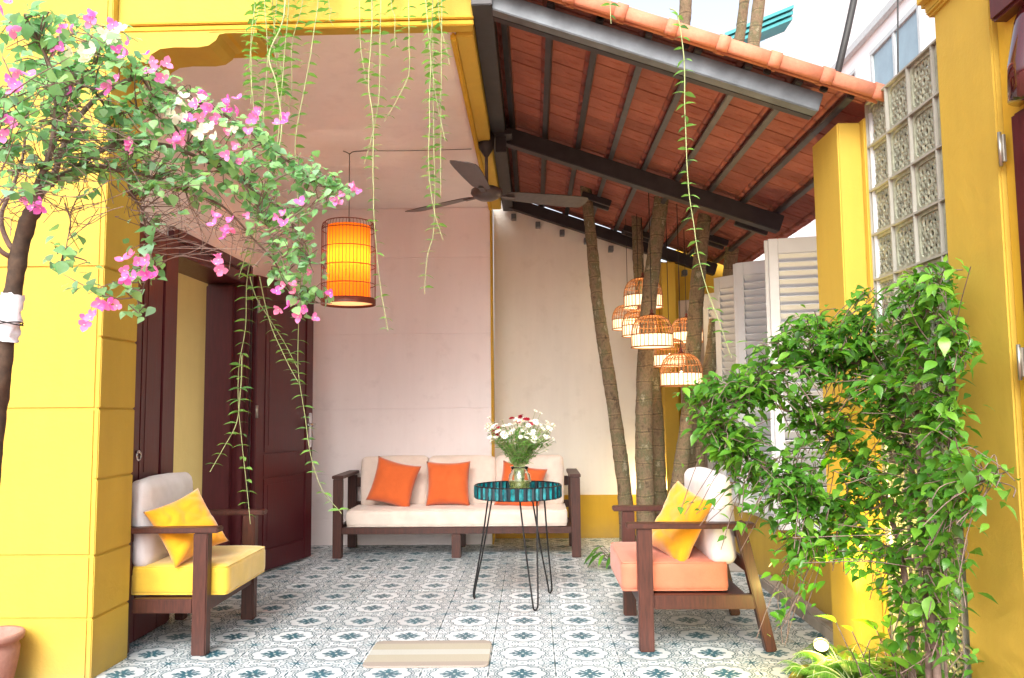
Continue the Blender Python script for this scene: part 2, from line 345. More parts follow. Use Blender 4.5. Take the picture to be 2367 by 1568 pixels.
class MB:
    def __init__(s, M4=None): s.v = []; s.f = []; s.mi = []; s.sm = []; s.M = M4
    def add(s, vs, fs, smooth=False, mi=0):
        n = len(s.v)
        s.v += [(s.M @ Vector(p)) if s.M else Vector(p) for p in vs]
        for f in fs: s.f.append([i + n for i in f]); s.mi.append(mi); s.sm.append(smooth)
        return s
    def box(s, x0, x1, y0, y1, z0, z1, b=0.0, mi=0):
        vs, fs = bevbox(abs(x1 - x0) / 2, abs(y1 - y0) / 2, abs(z1 - z0) / 2, b); c = Vector(((x0 + x1) / 2, (y0 + y1) / 2, (z0 + z1) / 2))
        return s.add([v + c for v in vs], fs, False, mi)
    def obox(s, c, ax, ay, az, hx, hy, hz, b=0.0, mi=0):
        vs, fs = bevbox(hx, hy, hz, b); c = Vector(c)
        return s.add([c + ax * v.x + ay * v.y + az * v.z for v in vs], fs, False, mi)
    def bar(s, p, q, wy, wz, b=0.0, up=Vector((0, 0, 1)), mi=0):
        p = Vector(p); q = Vector(q); ax = (q - p).normalized(); ay = up.cross(ax).normalized(); az = ax.cross(ay)
        return s.obox((p + q) / 2, ax, ay, az, (q - p).length / 2, wy / 2, wz / 2, b, mi)
    def tube(s, pts, r, n=8, caps=True, mi=0):
        pts = [Vector(p) for p in pts]; k = len(pts)
        rs = r if isinstance(r, (list, tuple)) else [r] * k
        vs = []; up = None
        for i, p in enumerate(pts):
            d = (pts[min(i + 1, k - 1)] - pts[max(i - 1, 0)]).normalized()
            if up is None: up = Vector((1, 0, 0)) if abs(d.x) < .9 else Vector((0, 1, 0))
            a = (up - d * up.dot(d)).normalized(); up = a; b = d.cross(a)
            for j in range(n):
                t = 2 * math.pi * j / n; vs.append(p + (a * math.cos(t) + b * math.sin(t)) * rs[i])
        fs = [[i * n + j, i * n + (j + 1) % n, (i + 1) * n + (j + 1) % n, (i + 1) * n + j] for i in range(k - 1) for j in range(n)]
        if caps: fs += [list(range(n))[::-1], list(range((k - 1) * n, k * n))]
        return s.add(vs, fs, True, mi)
    def lathe(s, prof, c, n=24, a0=0, a1=2 * math.pi, ax=None, mi=0, wob=0):
        c = Vector(c); full = abs(a1 - a0 - 2 * math.pi) < 1e-4; m = n if full else n + 1
        vs = []
        for r, z in prof:
            for j in range(m):
                t = a0 + (a1 - a0) * j / n; rr = r * (1 + wob * (j % 2)); p = Vector((math.cos(t) * rr, math.sin(t) * rr, z))
                vs.append(c + (ax @ p if ax else p))
        fs = []
        for i in range(len(prof) - 1):
            for j in range(m if full else m - 1):
                j2 = (j + 1) % m; fs.append([i * m + j, i * m + j2, (i + 1) * m + j2, (i + 1) * m + j])
        return s.add(vs, fs, True, mi)
    def ring(s, c, R_, r, n=24, k=6, ax=None, mi=0):
        prof = [(R_ + r * math.cos(2 * math.pi * i / k), r * math.sin(2 * math.pi * i / k)) for i in range(k + 1)]
        return s.lathe(prof, c, n, ax=ax, mi=mi)
    def prism(s, poly, y0, y1, mi=0):       # polygon in X-Z, extruded along Y
        n = len(poly); vs = [Vector((x, y0, z)) for x, z in poly] + [Vector((x, y1, z)) for x, z in poly]
        fs = [list(range(n)), list(range(n, 2 * n))[::-1]] + [[i, i + n, (i + 1) % n + n, (i + 1) % n] for i in range(n)]
        return s.add(vs, fs, False, mi)
    def mesh(s, name, mats, off=Vector((0, 0, 0))):
        me = bpy.data.meshes.new(name); me.from_pydata([v - off for v in s.v], [], s.f)
        for m in (mats if isinstance(mats, (list, tuple)) else [mats]): me.materials.append(m)
        me.polygons.foreach_set('use_smooth', s.sm); me.polygons.foreach_set('material_index', s.mi)
        bm = bmesh.new(); bm.from_mesh(me); bmesh.ops.recalc_face_normals(bm, faces=bm.faces[:]); bm.to_mesh(me); bm.free()
        me.update(); return me
    def build(s, name, mats, parent=None, kind=None, label=None):
        off = wloc(parent) if parent else Vector((0, 0, 0))
        me = s.mesh(name, mats, off)
        o = bpy.data.objects.new(name, me); COL.objects.link(o); o.parent = parent
        if kind: o['kind'] = kind
        if label: o['label'] = label
        return o
def inst(name, me, parent, loc, rot=None, scale=None, mw=None):
    o = bpy.data.objects.new(name, me); COL.objects.link(o); o.parent = parent
    off = wloc(parent) if parent else Vector((0, 0, 0))
    if mw is not None:
        mw = mw.copy(); mw.translation = mw.translation - off; o.matrix_basis = mw
    else:
        o.location = Vector(loc) - off
        if rot: o.rotation_euler = rot
        if scale: o.scale = scale
    return o
def copy_tree(o, parent=None):
    c = o.copy(); COL.objects.link(c); c.parent = parent
    for ch in list(o.children): copy_tree(ch, c)
    return c
def spline(pts, n=8):
    pts = [Vector(p) for p in pts]
    if len(pts) < 3: return [pts[0].lerp(pts[-1], i / n) for i in range(n + 1)]
    P = [pts[0] * 2 - pts[1]] + pts + [pts[-1] * 2 - pts[-2]]; out = []
    for i in range(1, len(P) - 2):
        for k in range(n):
            t = k / n; a, b, c, d = P[i - 1], P[i], P[i + 1], P[i + 2]
            out.append(.5 * ((2 * b) + (c - a) * t + (2 * a - 5 * b + 4 * c - d) * t * t + (3 * b - 3 * c + d - a) * t ** 3))
    out.append(pts[-1]); return out
def rbox(cx, cy, cz, hx, hy, hz, r, puff=(0, 0, 0), n=12, M4=None, wr=0.0, seed=0):   # soft cushion
    mb = MB(M4); idx = {}; vs = []; fs = []
    def vert(p):
        k = tuple(round(c, 4) for c in p)
        if k not in idx: idx[k] = len(vs); vs.append(p)
        return idx[k]
    g = [-1 + 2 * i / n for i in range(n + 1)]
    for axis in range(3):
        for sgn in (-1, 1):
            for i in range(n):
                for j in range(n):
                    q = []
                    for a, b in ((g[i], g[j]), (g[i + 1], g[j]), (g[i + 1], g[j + 1]), (g[i], g[j + 1])):
                        p = [0, 0, 0]; p[axis] = sgn; p[(axis + 1) % 3] = a; p[(axis + 2) % 3] = b; q.append(vert(tuple(p)))
                    fs.append(q)
    h = (hx, hy, hz); out = []
    for p in vs:
        w_ = [math.copysign(abs(c) ** .75, c) for c in p]
        q = Vector([w_[i] * h[i] for i in range(3)]); inner = Vector([max(-h[i] + r, min(h[i] - r, q[i])) for i in range(3)])
        d = q - inner
        if d.length > 1e-9: q = inner + d.normalized() * r
        for i in range(3):
            o1, o2 = w_[(i + 1) % 3], w_[(i + 2) % 3]
            q[i] += (puff[i] * (1 - o1 * o1) * (1 - o2 * o2)) * p[i]
        if wr: q += Vector((1, 1, 1)) * 0 + mnoise.noise_vector(q * 9 + Vector((seed, 0, 0))) * wr
        out.append(q + Vector((cx, cy, cz)))
    return mb.add(out, fs, True)
def piping(cx, cy, cz, hx, hy, hz, r, mat, parent):
    k = r * .72; x, y, z = hx - r + k, hy - r + k, hz - r + k
    for sg in (1, -1):
        pts = []
        for ax_, ay_, a0 in ((1, 1, 0), (-1, 1, 90), (-1, -1, 180), (1, -1, 270)):
            for j in range(5): a = R(a0 + 22.5 * j); pts.append((cx + ax_ * (x - .02) + .02 * math.cos(a), cy + ay_ * (y - .02) + .02 * math.sin(a), cz + sg * z))
        MB().tube(pts + [pts[0]], .0042, 6, False).build('piping', mat, parent)
def pillow(M4, hx, hz, th, seed=0, wr=.006, n=22):     # knife-edge cushion lying in local XZ, thickness along Y
    mb = MB(M4); idx = {}; vs = []; fs = []
    for side in (-1, 1):
        for i in range(n + 1):
            for j in range(n + 1):
                u = -1 + 2 * i / n; v = -1 + 2 * j / n; edge = i in (0, n) or j in (0, n)
                x = u * hx * (1 - .10 * (1 - v * v) * abs(u)); z = v * hz * (1 - .10 * (1 - u * u) * abs(v))
                y = side * th * ((1 - u ** 4) ** .6) * ((1 - v ** 4) ** .6)
                p = Vector((x, y, z)); q = p + Vector((seed, 0, 0))
                crease = abs(mnoise.noise(Vector((u * 2.2 + seed, v * 2.2, side * 3)))) ** .6
                if not edge: p += Vector((0, side, 0)) * (crease * wr * 2 - wr) * min(1, 3 * (1 - max(abs(u), abs(v))) + .35)
                k = (i, j, 0 if edge else side)
                if k not in idx: idx[k] = len(vs); vs.append(p)
        for i in range(n):
            for j in range(n):
                fs.append([idx[(a, b, 0 if (a in (0, n) or b in (0, n)) else side)] for a, b in ((i, j), (i + 1, j), (i + 1, j + 1), (i, j + 1))])
    return mb.add(vs, fs, True)

# ---- leaves
def leaf_tpl(ws, fold=.25, droop=.25, n=None):
    k = len(ws); ys = [i / (k - 1) for i in range(k)]
    vs = []; fs = []
    for i, (y, w_) in enumerate(zip(ys, ws)):
        z = -droop * y * y
        vs += [(0, y, z), (-w_, y, z + fold * w_), (w_, y, z + fold * w_)]
    for i in range(k - 1):
        a, b = 3 * i, 3 * (i + 1)
        fs += [(a, b, b + 1, a + 1), (a, a + 2, b + 2, b)]
    return np.array(vs, float), fs
T_HEART = leaf_tpl([.03, .36, .46, .42, .30, .14, .005], .2, .2)
T_OVAL = leaf_tpl([.02, .22, .29, .24, .11, .005], .3, .3)
T_VINE = leaf_tpl([.04, .2, .24, .16, .01], .2, .45)
T_NARROW = leaf_tpl([.03, .12, .15, .11, .005], .3, .5)
T_FERN = leaf_tpl([.05, .07, .06, .03, .005], .1, .3)
def basis(d, nrm):
    d = d / np.linalg.norm(d, axis=-1, keepdims=True)
    x = np.cross(d, nrm); x /= (np.linalg.norm(x, axis=-1, keepdims=True) + 1e-9); z = np.cross(x, d)
    return x, d, z
def leaf_mass(name, tpl, pos, dr, nr, size, mat, parent, kind='stuff'):
    tv, tf = tpl; pos = np.array(pos, float); dr = np.array(dr, float); nr = np.array(nr, float); size = np.array(size, float)
    x, y, z = basis(dr, nr); off = np.array(wloc(parent)) if parent else np.zeros(3)
    P = pos[:, None, :] + size[:, None, None] * (tv[None, :, 0:1] * x[:, None] + tv[None, :, 1:2] * y[:, None] + tv[None, :, 2:3] * z[:, None]) - off
    nv = len(tv); N = len(pos); fa = np.array(tf)[None] + (np.arange(N) * nv)[:, None, None]; fa = fa.reshape(-1, 4)
    me = bpy.data.meshes.new(name); me.vertices.add(N * nv); me.vertices.foreach_set('co', P.reshape(-1))
    me.loops.add(fa.size); me.loops.foreach_set('vertex_index', fa.reshape(-1).astype(np.int32))
    me.polygons.add(len(fa)); me.polygons.foreach_set('loop_start', np.arange(0, fa.size, 4, dtype=np.int32))
    me.polygons.foreach_set('use_smooth', np.ones(len(fa), bool)); me.materials.append(mat); me.update(calc_edges=True)
    o = bpy.data.objects.new(name, me); COL.objects.link(o); o.parent = parent
    if kind: o['kind'] = kind
    return o
def tpl_mesh(name, tpl, mat):
    me = bpy.data.meshes.new(name); me.from_pydata([tuple(v) for v in tpl[0]], [], [tuple(f) for f in tpl[1]]); me.materials.append(mat)
    me.polygons.foreach_set('use_smooth', [True] * len(me.polygons)); me.update(); return me
def leaf_objs(name, meshes, pos, dr, nr, size, parent):
    x, y, z = basis(np.array(dr, float), np.array(nr, float))
    for i in range(len(pos)):
        m4 = Matrix.Identity(4)
        for c, a in enumerate((x[i], y[i], z[i])):
            for r_ in range(3): m4[r_][c] = a[r_] * size[i]
        m4.translation = Vector(pos[i]); inst(name, meshes[i % len(meshes)], parent, None, mw=m4)

# ================================================================== GROUND AND FLOOR
g = MB(); g.box(-60, 60, -60, 60, -.3, -.06); ground = g.build('ground', M['paver'], kind='structure')
TS = .295; TX0 = .084 - .1475; TY0 = 3.63
floor = MB(); floor.box(-2.9, 1.62, 3.51, 7.6, -.2, -.012); fo = floor.build('floor', M['grout'], kind='structure')
tm = MB(); tm.box(-TS / 2 + .0012, TS / 2 - .0012, -TS / 2 + .0012, TS / 2 - .0012, -.012, 0, .0015)
tme = tm.mesh('floor_tile', M['tile'])
tf = MB(); tf.box(-TS / 2 + .0012, TS / 2 - .0012, -TS / 2 + .045, TS / 2 - .0012, -.012, 0, .0015); tfe = tf.mesh('floor_tile', M['tile'])
for i in range(-7, 6):
    for j in range(0, 13):
        x = TX0 + i * TS; y = TY0 + j * TS
        if x - TS / 2 > 1.55 or x + TS / 2 < -2.2: continue
        inst('floor_tile', tme if j else tfe, fo, (x, y, rnd.uniform(-.0004, .0004)), rot=(0, 0, ((i * 7 + j * 3) % 4 * math.pi / 2) if j else 0))
st = MB(); st.box(-2.6, 1.5, 3.505, 3.523, -.06, -.001, .003); st.build('step_edge', M['concrete'], fo)
st = MB(); st.box(-2.9, 1.5, 3.40, 3.504, -.06, -.006, .003); st.build('red_kerb', M['paver'], fo)
pv = MB(); pv.box(-.148, .148, -.148, .148, -.06, -.02, .004); pme = pv.mesh('paver', M['paver'])
for i in range(-10, 6):
    for j in range(3): inst('paver', pme, ground, (i * .3, 3.249 - j * .3, rnd.uniform(-.003, .001)))

# ================================================================== LEFT PILLAR (coursed yellow plaster)
t = thing('pillar', 'big yellow plastered pillar with horizontal grooves at the left edge of the patio', 'pillar', (-2.3, 3.7, 0))
b = MB(); b.box(-3.2, -1.932, 3.561, 3.868, -.05, 3.9); b.build('core', M['yellow'], t)
gl = [at(228, y_, 3.56).z for y_ in (1430, 1285, 1108, 945, 780, 618)]
ef = [-.03, gl[0], gl[1], gl[3], gl[5], 3.88]
for i in range(len(ef) - 1):
    g_ = .0032; b = MB(); b.box(-3.21, -1.947, 3.555, 3.875, ef[i] + (g_ if i != 1 else .001), ef[i + 1] - (g_ if i else .001), .005); b.build('plaster_course', M['yellow'], t)
es = [-.03] + gl + [3.879]
for i in range(len(es) - 1):
    g_ = .0032; b = MB(); b.box(-1.9469, -1.925, 3.5551, 3.875, es[i] + g_, es[i + 1] - g_, .004); b.build('corner_course', M['yellow'], t)
# shallow grooves only on the side face, between the main ones
# ================================================================== BALCONY over the pink corner
ZC = 2.917
t = thing('balcony', 'yellow balcony edge with pale ceiling and carved bracket above the sofa', 'balcony', (-1.1, 5.3, ZC))
b = MB(); b.box(-1.925, -.262, 3.60, 3.67, ZC, 3.95, .006); b.build('fascia', M['yellow'], t)
b = MB(); b.box(-1.92, -.255, 3.583, 3.60, ZC - .004, ZC + .022, .004); b.box(-1.92, -.255, 3.573, 3.60, ZC + .024, ZC + .038, .004); b.build('moulding', M['yellow_deep'], t)
b = MB(); b.box(-2.12, -.345, 3.67, 7.03, ZC + .004, ZC + .2); b.build('ceiling', M['pink'], t)
b = MB(); b.box(-.345, -.262, 3.67, 7.0, ZC - .02, 3.95, .006); b.build('edge_beam', M['yellow'], t)
b = MB(); b.box(-.372, -.345, 3.67, 7.0, ZC - .035, ZC + .004, .008); b.build('moulding', M['yellow_deep'], t)
def pz(x, y, Y=3.58): p = at(x, y, Y); return (p.x, p.z)
prof = [pz(258, 56), pz(592, 60), pz(592, 74), pz(520, 75), pz(505, 78), pz(497, 92), pz(480, 104), pz(455, 108), pz(400, 108), pz(368, 112), pz(348, 124), pz(338, 142), pz(258, 142)]
b = MB(); b.prism(prof, 3.588, 3.80); b.build('bracket', M['yellow'], t)
b = MB(); b.box(pz(480, 60)[0], pz(592, 60)[0], 3.588, 3.86, pz(592, 74)[1] + .001, ZC - .006, .004); b.build('bracket_step', M['yellow_deep'], t)
# thin wire clipped along the ceiling
yl = 5.37
t = thing('ceiling_wire', 'thin dark wire clipped across the pale ceiling towards the fan', 'wire', (-1.0, yl, ZC))
b = MB(); b.tube(spline([(-1.13, yl, ZC - .004), (-.8, yl + .01, ZC - .005), (-.4, yl, ZC - .004)]), .0025, 5); b.build('wire', M['cable'], t)

# ================================================================== LEFT WALL with doorway
WX = -2.05
DY0, DY1, DZ = 4.50, 5.68, 2.13
t = thing('left_wall', 'pale pink side wall holding the maroon double door', 'wall', (WX - .15, 5.3, 0))
b = MB(); b.box(WX - .25, WX, 3.88, DY0 - .001, 0, ZC); b.build('wall_segment', M['pink'], t)
b = MB(); b.box(WX - .25, WX, DY1 + .001, 7.0, 0, ZC); b.build('wall_segment', M['pink'], t)
b = MB(); b.box(WX - .25, WX, DY0, DY1, DZ + .001, ZC); b.build('wall_segment', M['pink'], t)
t = thing('room', 'ochre room seen through the open maroon door', 'room', (WX - 1, 5.2, 0))
b = MB(); b.box(-4.2, WX - .251, 5.70, 5.8, .5, 3.0); b.build('room_wall', M['olive'], t)
b = MB(); b.box(-4.2, WX - .251, 5.69, 5.8, -.05, .495); b.build('dark_dado', M['mahog'], t)
b = MB(); b.box(-4.3, -4.2, 3.6, 5.8, -.05, 3.0); b.build('room_wall', M['olive'], t)
b = MB(); b.box(-4.2, WX - .251, 3.7, 5.7, -.05, -.001); b.build('room_floor', M['concrete'], t)
b = MB(); b.box(-4.2, WX - .251, 3.88, 5.7, 2.9, 3.0); b.build('room_ceiling', M['cream'], t)

def door_leaf(parent, p0, p1, z0, z1, th=.042, panels=(), name='door_leaf', mat='maroon'):
    p0 = Vector((*p0, 0)); p1 = Vector((*p1, 0)); ax = (p1 - p0); W_ = ax.length; ax.normalize(); ay = Vector((0, 0, 1)).cross(ax)
    M4 = Matrix.Identity(4)
    for r_ in range(3): M4[r_][0] = ax[r_]; M4[r_][1] = ay[r_]; M4[r_][3] = p0[r_]
    b = MB(M4); st_ = .10
    b.box(0, W_, -th * .25, th * .25, z0, z1)
    us = [0, st_, W_ - st_, W_]
    b.box(0, st_, -th / 2, th / 2, z0, z1, .004); b.box(W_ - st_, W_, -th / 2, th / 2, z0, z1, .004)
    zprev = z0
    for (a, c) in panels:
        b.box(st_, W_ - st_, -th / 2, th / 2, zprev, a, .004); zprev = c
    b.box(st_, W_ - st_, -th / 2, th / 2, zprev, z1, .004)
    lf = b.build(name, M[mat], parent)
    for (a, c) in panels:
        b = MB(M4)
        for k, (i_, d_) in enumerate(((.012, .40), (.04, .30), (.055, .46))):
            b.box(st_ + i_, W_ - st_ - i_, -th * d_, th * d_, a + i_, c - i_, .006)
        b.build('door_panel', M[mat], lf)
    return lf, M4, W_
t = thing('double_door', 'tall maroon panelled double door standing wide open in the left wall', 'door', (WX, 5.1, 0))
b = MB()
b.box(WX - .25, WX + .02, DY1 - .05, DY1, 0, DZ - .001, .004)
b.box(WX - .25, WX + .02, DY0, DY0 + .05, 0, DZ - .001, .004)
b.box(WX - .25, WX + .02, DY0 + .051, DY1 - .051, DZ - .08, DZ - .001, .004)
b.build('door_frame', M['maroon'], t)
b = MB()
for yy in (DY0 - .06, DY1 - .005): b.box(WX + .001, WX + .035, yy, yy + .065, 0, DZ + .065, .008)
b.box(WX + .001, WX + .035, DY0 + .006, DY1 - .006, DZ, DZ + .065, .008); b.build('architrave', M['maroon'], t)
b = MB(); b.box(WX - .24, WX - .05, DY1 - .10, DY1 - .055, .01, DZ - .1, .004); b.build('inner_leaf', M['maroon'], t)
lf, _, _ = door_leaf(t, (WX + .024, 3.99), (WX + .024, DY0 - .065), .01, 2.12, .042, ((.18, .62), (.78, 1.95)))
b = MB(); b.ring((WX + .06, 4.06, .93), .022, .004, 16, 6, Matrix.Rotation(R(90), 3, 'Y')); b.tube([(WX + .04, 4.06, .95), (WX + .065, 4.06, .95)], .008, 8); b.build('pull_ring', M['chrome'], lf)
lf, M4, W_ = door_leaf(t, (WX + .07, DY1 + .01), (-1.775, 6.42), .015, 2.12, .045, ((.16, .68), (.84, 1.96)))
b = MB(M4); b.box(W_ - .068, W_ - .028, -.034, -.023, .86, 1.13, .006); b.tube([(W_ - .048, -.03, 1.04), (W_ - .048, -.075, 1.04), (W_ - .06, -.078, 1.04), (W_ - .17, -.078, 1.04)], .009, 8); b.build('handle', M['chrome'], lf)
b = MB(M4)
for zz in (.3, 1.1, 1.85): b = MB(M4); b.tube([(.0, -.03, zz), (.0, -.03, zz + .09)], .009, 8); b.build('hinge', M['brass'], lf)

# ================================================================== BACK WALLS
t = thing('back_wall', 'pale pink back wall with horizontal grooves behind the sofa', 'wall', (-1.2, 7.1, 0))
b = MB(); b.box(-2.3, -.357, 7.002, 7.32, -.05, 3.0); b.build('core', M['pink'], t)
gz = [at(950, y_, 7.0).z for y_ in (1200, 1135, 1060, 945, 773, 597, 476)]
gz = [gz[0], (gz[1] + gz[2]) / 2, gz[3], gz[4], gz[5]]
ed = [-.03] + gz + [ZC]
for i in range(len(ed) - 1):
    b = MB(); b.box(WX + .001, -.365, 6.995, 7.003, ed[i] + .0028, ed[i + 1] - .0028, .002); b.build('plaster_course', M['pink'], t)
b = MB(); b.box(-.363, -.352, 6.992, 7.32, -.03, 2.99, .002); b.build('corner_strip', M['yellow_deep'], t)
def roofz(X): return 2.99 - .35 * (X + .3)
t = thing('side_wall', 'cream wall with sloping top and yellow dado under the tiled roof', 'wall', (.4, 7.4, 0))
b = MB(); b.prism([(-.35, 0), (1.15, 0), (1.15, roofz(1.15) + .15), (-.35, roofz(-.35) + .15)], 7.33, 7.55); b.build('core', M['cream'], t)
b = MB(); b.box(-.35, 1.14, 7.30, 7.33, 0, .376, .004); b.build('dado', M['yellow_deep'], t)
b = MB()
b.box(-.352, 1.0, 7.31, 7.332, 1.18, 1.186); 
t2 = thing('corner_column', 'narrow yellow column in the far corner behind the palm trunks', 'column', (1.22, 7.4, 0))
b = MB(); b.box(1.15, 1.27, 7.12, 7.55, 0, roofz(1.27) - .01, .006); b.build('shaft', M['yellow'], t2)
b = MB(); b.box(1.10, 1.149, 7.30, 7.56, 0, 2.2, .004); b.build('edge_strip', M['yellow_deep'], t2)
b = MB(); b.box(1.27, 1.9, 7.45, 7.55, 0, 2.6); b.build('rear_panel', M['yellow_deep'], t2)

# right low wall
t = thing('low_wall', 'low yellow wall under the louvred shutters on the right', 'wall', (1.6, 5.6, 0))
b = MB(); b.box(1.53, 1.66, 3.96, 7.44, -.05, .40, .006); b.build('wall_body', M['yellow'], t)
b = MB(); b.box(1.51, 1.68, 3.96, 7.44, .402, .43, .006); b.build('coping', M['shutter'], t)
b = MB(); b.box(1.44, 1.53, 3.96, 5.4, -.01, .06, .01); b.build('plinth', M['concrete'], t)

# ================================================================== SHUTTERS
def shutter(parent, p0, p1, z0, z1, mat, nsl):
    p0 = Vector((*p0, 0)); p1 = Vector((*p1, 0)); ax = p1 - p0; W_ = ax.length; ax.normalize(); ay = Vector((0, 0, 1)).cross(ax)
    M4 = Matrix.Identity(4)
    for r_ in range(3): M4[r_][0] = ax[r_]; M4[r_][1] = ay[r_]; M4[r_][3] = p0[r_]
    b = MB(M4); s = .055
    b.box(0, s, -.018, .018, z0, z1, .003); b.box(W_ - s, W_, -.018, .018, z0, z1, .003)
    b.box(s, W_ - s, -.018, .018, z0, z0 + .09, .003); b.box(s, W_ - s, -.018, .018, z1 - .09, z1, .003)
    zm = z0 + (z1 - z0) * .42; b.box(s, W_ - s, -.018, .018, zm - .035, zm + .035, .003)
    fr = b.build('shutter_panel', M[mat], parent)
    ca, sa = math.cos(R(52)), math.sin(R(52))
    m = MB(M4); me = None
    L = (W_ - 2 * s) / 2 - .001
    for (a, c) in ((z0 + .09, zm - .035), (zm + .035, z1 - .09)):
        n = max(1, int((c - a) / .05))
        for k in range(n):
            z = a + (k + .5) * (c - a) / n
            if me is None:
                mm = MB(); mm.obox((0, 0, 0), ax, ay * ca - Vector((0, 0, 1)) * -sa * -1, (ay * sa + Vector((0, 0, 1)) * ca), L, .029, .004, .0015); me = mm.mesh('slat', M[mat])
            c0 = M4 @ Vector((W_ / 2, 0, z)); inst('slat', me, fr, c0)
    return fr
t = thing('folding_shutters', 'row of tall grey white louvred shutters folded in a zigzag above the low wall', 'shutters', (1.55, 5.5, .43))
def zig(xl, yl_, Y, x2, Y2): a = at(xl, yl_, Y); return (a.x, Y), (x2, Y2)
SH = [((1.415, 4.78), (1.70, 4.66)), ((1.425, 5.55), (1.68, 5.2)), ((1.42, 6.25), (1.66, 5.85))]
SH = [((1.41, 4.80), (1.78, 4.72)), ((1.42, 5.60), (1.70, 5.42)), ((1.42, 6.25), (1.62, 5.98))]
for (p, q) in SH: shutter(t, p, q, .435, 2.14, 'shutter', 26)
for (p, q) in [((1.41, 4.82), (1.66, 5.30)), ((1.42, 5.62), (1.60, 5.95))]: shutter(t, p, q, .435, 2.14, 'shutter', 26)
t = thing('shutter_backdrop', 'plain grey wall added behind the folded shutters to keep their gaps dark', 'wall', (2.0, 5.8, 0))  # added backdrop: darkens slat gaps that would otherwise show bright sky
b = MB(); b.box(1.95, 2.06, 3.96, 7.6, -.06, 2.0); b.build('wall_body', M['concrete'], t)
t = thing('louvred_door', 'taupe louvred door in shade behind the palm trunks', 'door', (1.4, 7.2, 0))
shutter(t, (1.29, 7.10), (1.50, 7.00), .02, 2.08, 'shutter_dk', 26)
shutter(t, (1.43, 6.72), (1.52, 6.60), .02, 2.08, 'shutter', 26)

# ================================================================== TILED LEAN-TO ROOF
al = math.atan(.35); U = Vector((math.cos(al), 0, -math.sin(al))); Nn = Vector((math.sin(al), 0, math.cos(al))); YY = Vector((0, 1, 0))
O = Vector((-.3, 0, 2.99))
def rp(s, y, n): return O + U * s + YY * y + Nn * n
roof = thing('tiled_roof', 'sloping terracotta tile roof on dark steel rafters over the right half of the patio', 'roof', (.6, 5.4, 2.7))
def rbeam(name, s0, s1, y0, y1, n0, n1, mat, bev=.004):
    b = MB(); b.obox(rp((s0 + s1) / 2, (y0 + y1) / 2, (n0 + n1) / 2), U, YY, Nn, (s1 - s0) / 2, (y1 - y0) / 2, (n1 - n0) / 2, bev); return b.build(name, mat, roof)
rbeam('front_rafter', .10, 1.67, 3.53, 3.60, .015, .10, M['steel_grey'])
rbeam('rafter_dark_strip', .10, 1.67, 3.60, 3.65, .015, .025, M['steel_dark'])  # black strip added to paint the shaded underside of the front rafter
rbeam('rafter', .12, 2.06, 5.31, 5.40, -.01, .10, M['steel_dark'])
rbeam('rafter', .06, 2.04, 7.16, 7.24, .0, .10, M['steel_dark'])
b = MB(); b.box(-.258, -.165, 3.48, 7.3, 2.955, 3.14, .004); b.build('wall_plate', M['steel_dark'], roof)
SP = .233
for k in range(9):
    s = .15 + SP * k; n_ = .155
    rbeam('purlin', s - .016, s + .016, 3.505, 7.32, .102, .138, M['steel_dark'] if k < 3 else M['steel'])
b = MB()
for k in range(8):
    p = rp(.16 + SP * k, 7.28, -.03); b.box(p.x - .022, p.x + .022, 7.245, 7.325, p.z - .04, p.z + .01, .003)
b.build('rafter_stub', M['steel_grey'], roof)
# one clay tile: slab, side roll, end lip, nib
tb = MB(); TL, TW = .252, .1475
tb.obox((0, 0, .008), U, YY, Nn, TL / 2, TW / 2 - .0035, .0055, .002)
r0 = []
for sx in (-1, 1):          # raised interlocking roll on the upper side
    for j in range(7):
        a_ = math.pi * j / 6; r0.append(U * (sx * TL / 2) + YY * (TW / 2 - .012 + math.cos(a_) * .017) + Nn * (.012 + math.sin(a_) * .02))
tb.add(r0, [[j, j + 1, j + 8, j + 7] for j in range(6)], True)
r0 = []
for sy in (-1, 1):          # half round nib along the lower end of the underside
    for j in range(6):
        a_ = math.pi * j / 5; r0.append(U * (TL / 2 - .05 + math.cos(a_) * .017) + YY * (sy * (TW / 2 - .005)) + Nn * (.004 - math.sin(a_) * .014))
tb.add(r0, [[j, j + 1, j + 7, j + 6] for j in range(5)] + [list(range(6)), list(range(6, 12))], True)
tb.add([U * -.045 + Nn * .0015, YY * .008 + Nn * .0015, U * .045 + Nn * .0015, YY * -.008 + Nn * .0015, Nn * -.006], [[0, 1, 4], [1, 2, 4], [2, 3, 4], [3, 0, 4]])
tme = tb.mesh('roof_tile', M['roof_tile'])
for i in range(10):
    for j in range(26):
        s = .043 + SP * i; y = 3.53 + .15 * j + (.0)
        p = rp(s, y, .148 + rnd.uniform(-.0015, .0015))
        o = inst('roof_tile', tme, roof, p); o.rotation_euler = (rnd.uniform(-.004, .004), .028 + rnd.uniform(-.003, .003), rnd.uniform(-.004, .004))
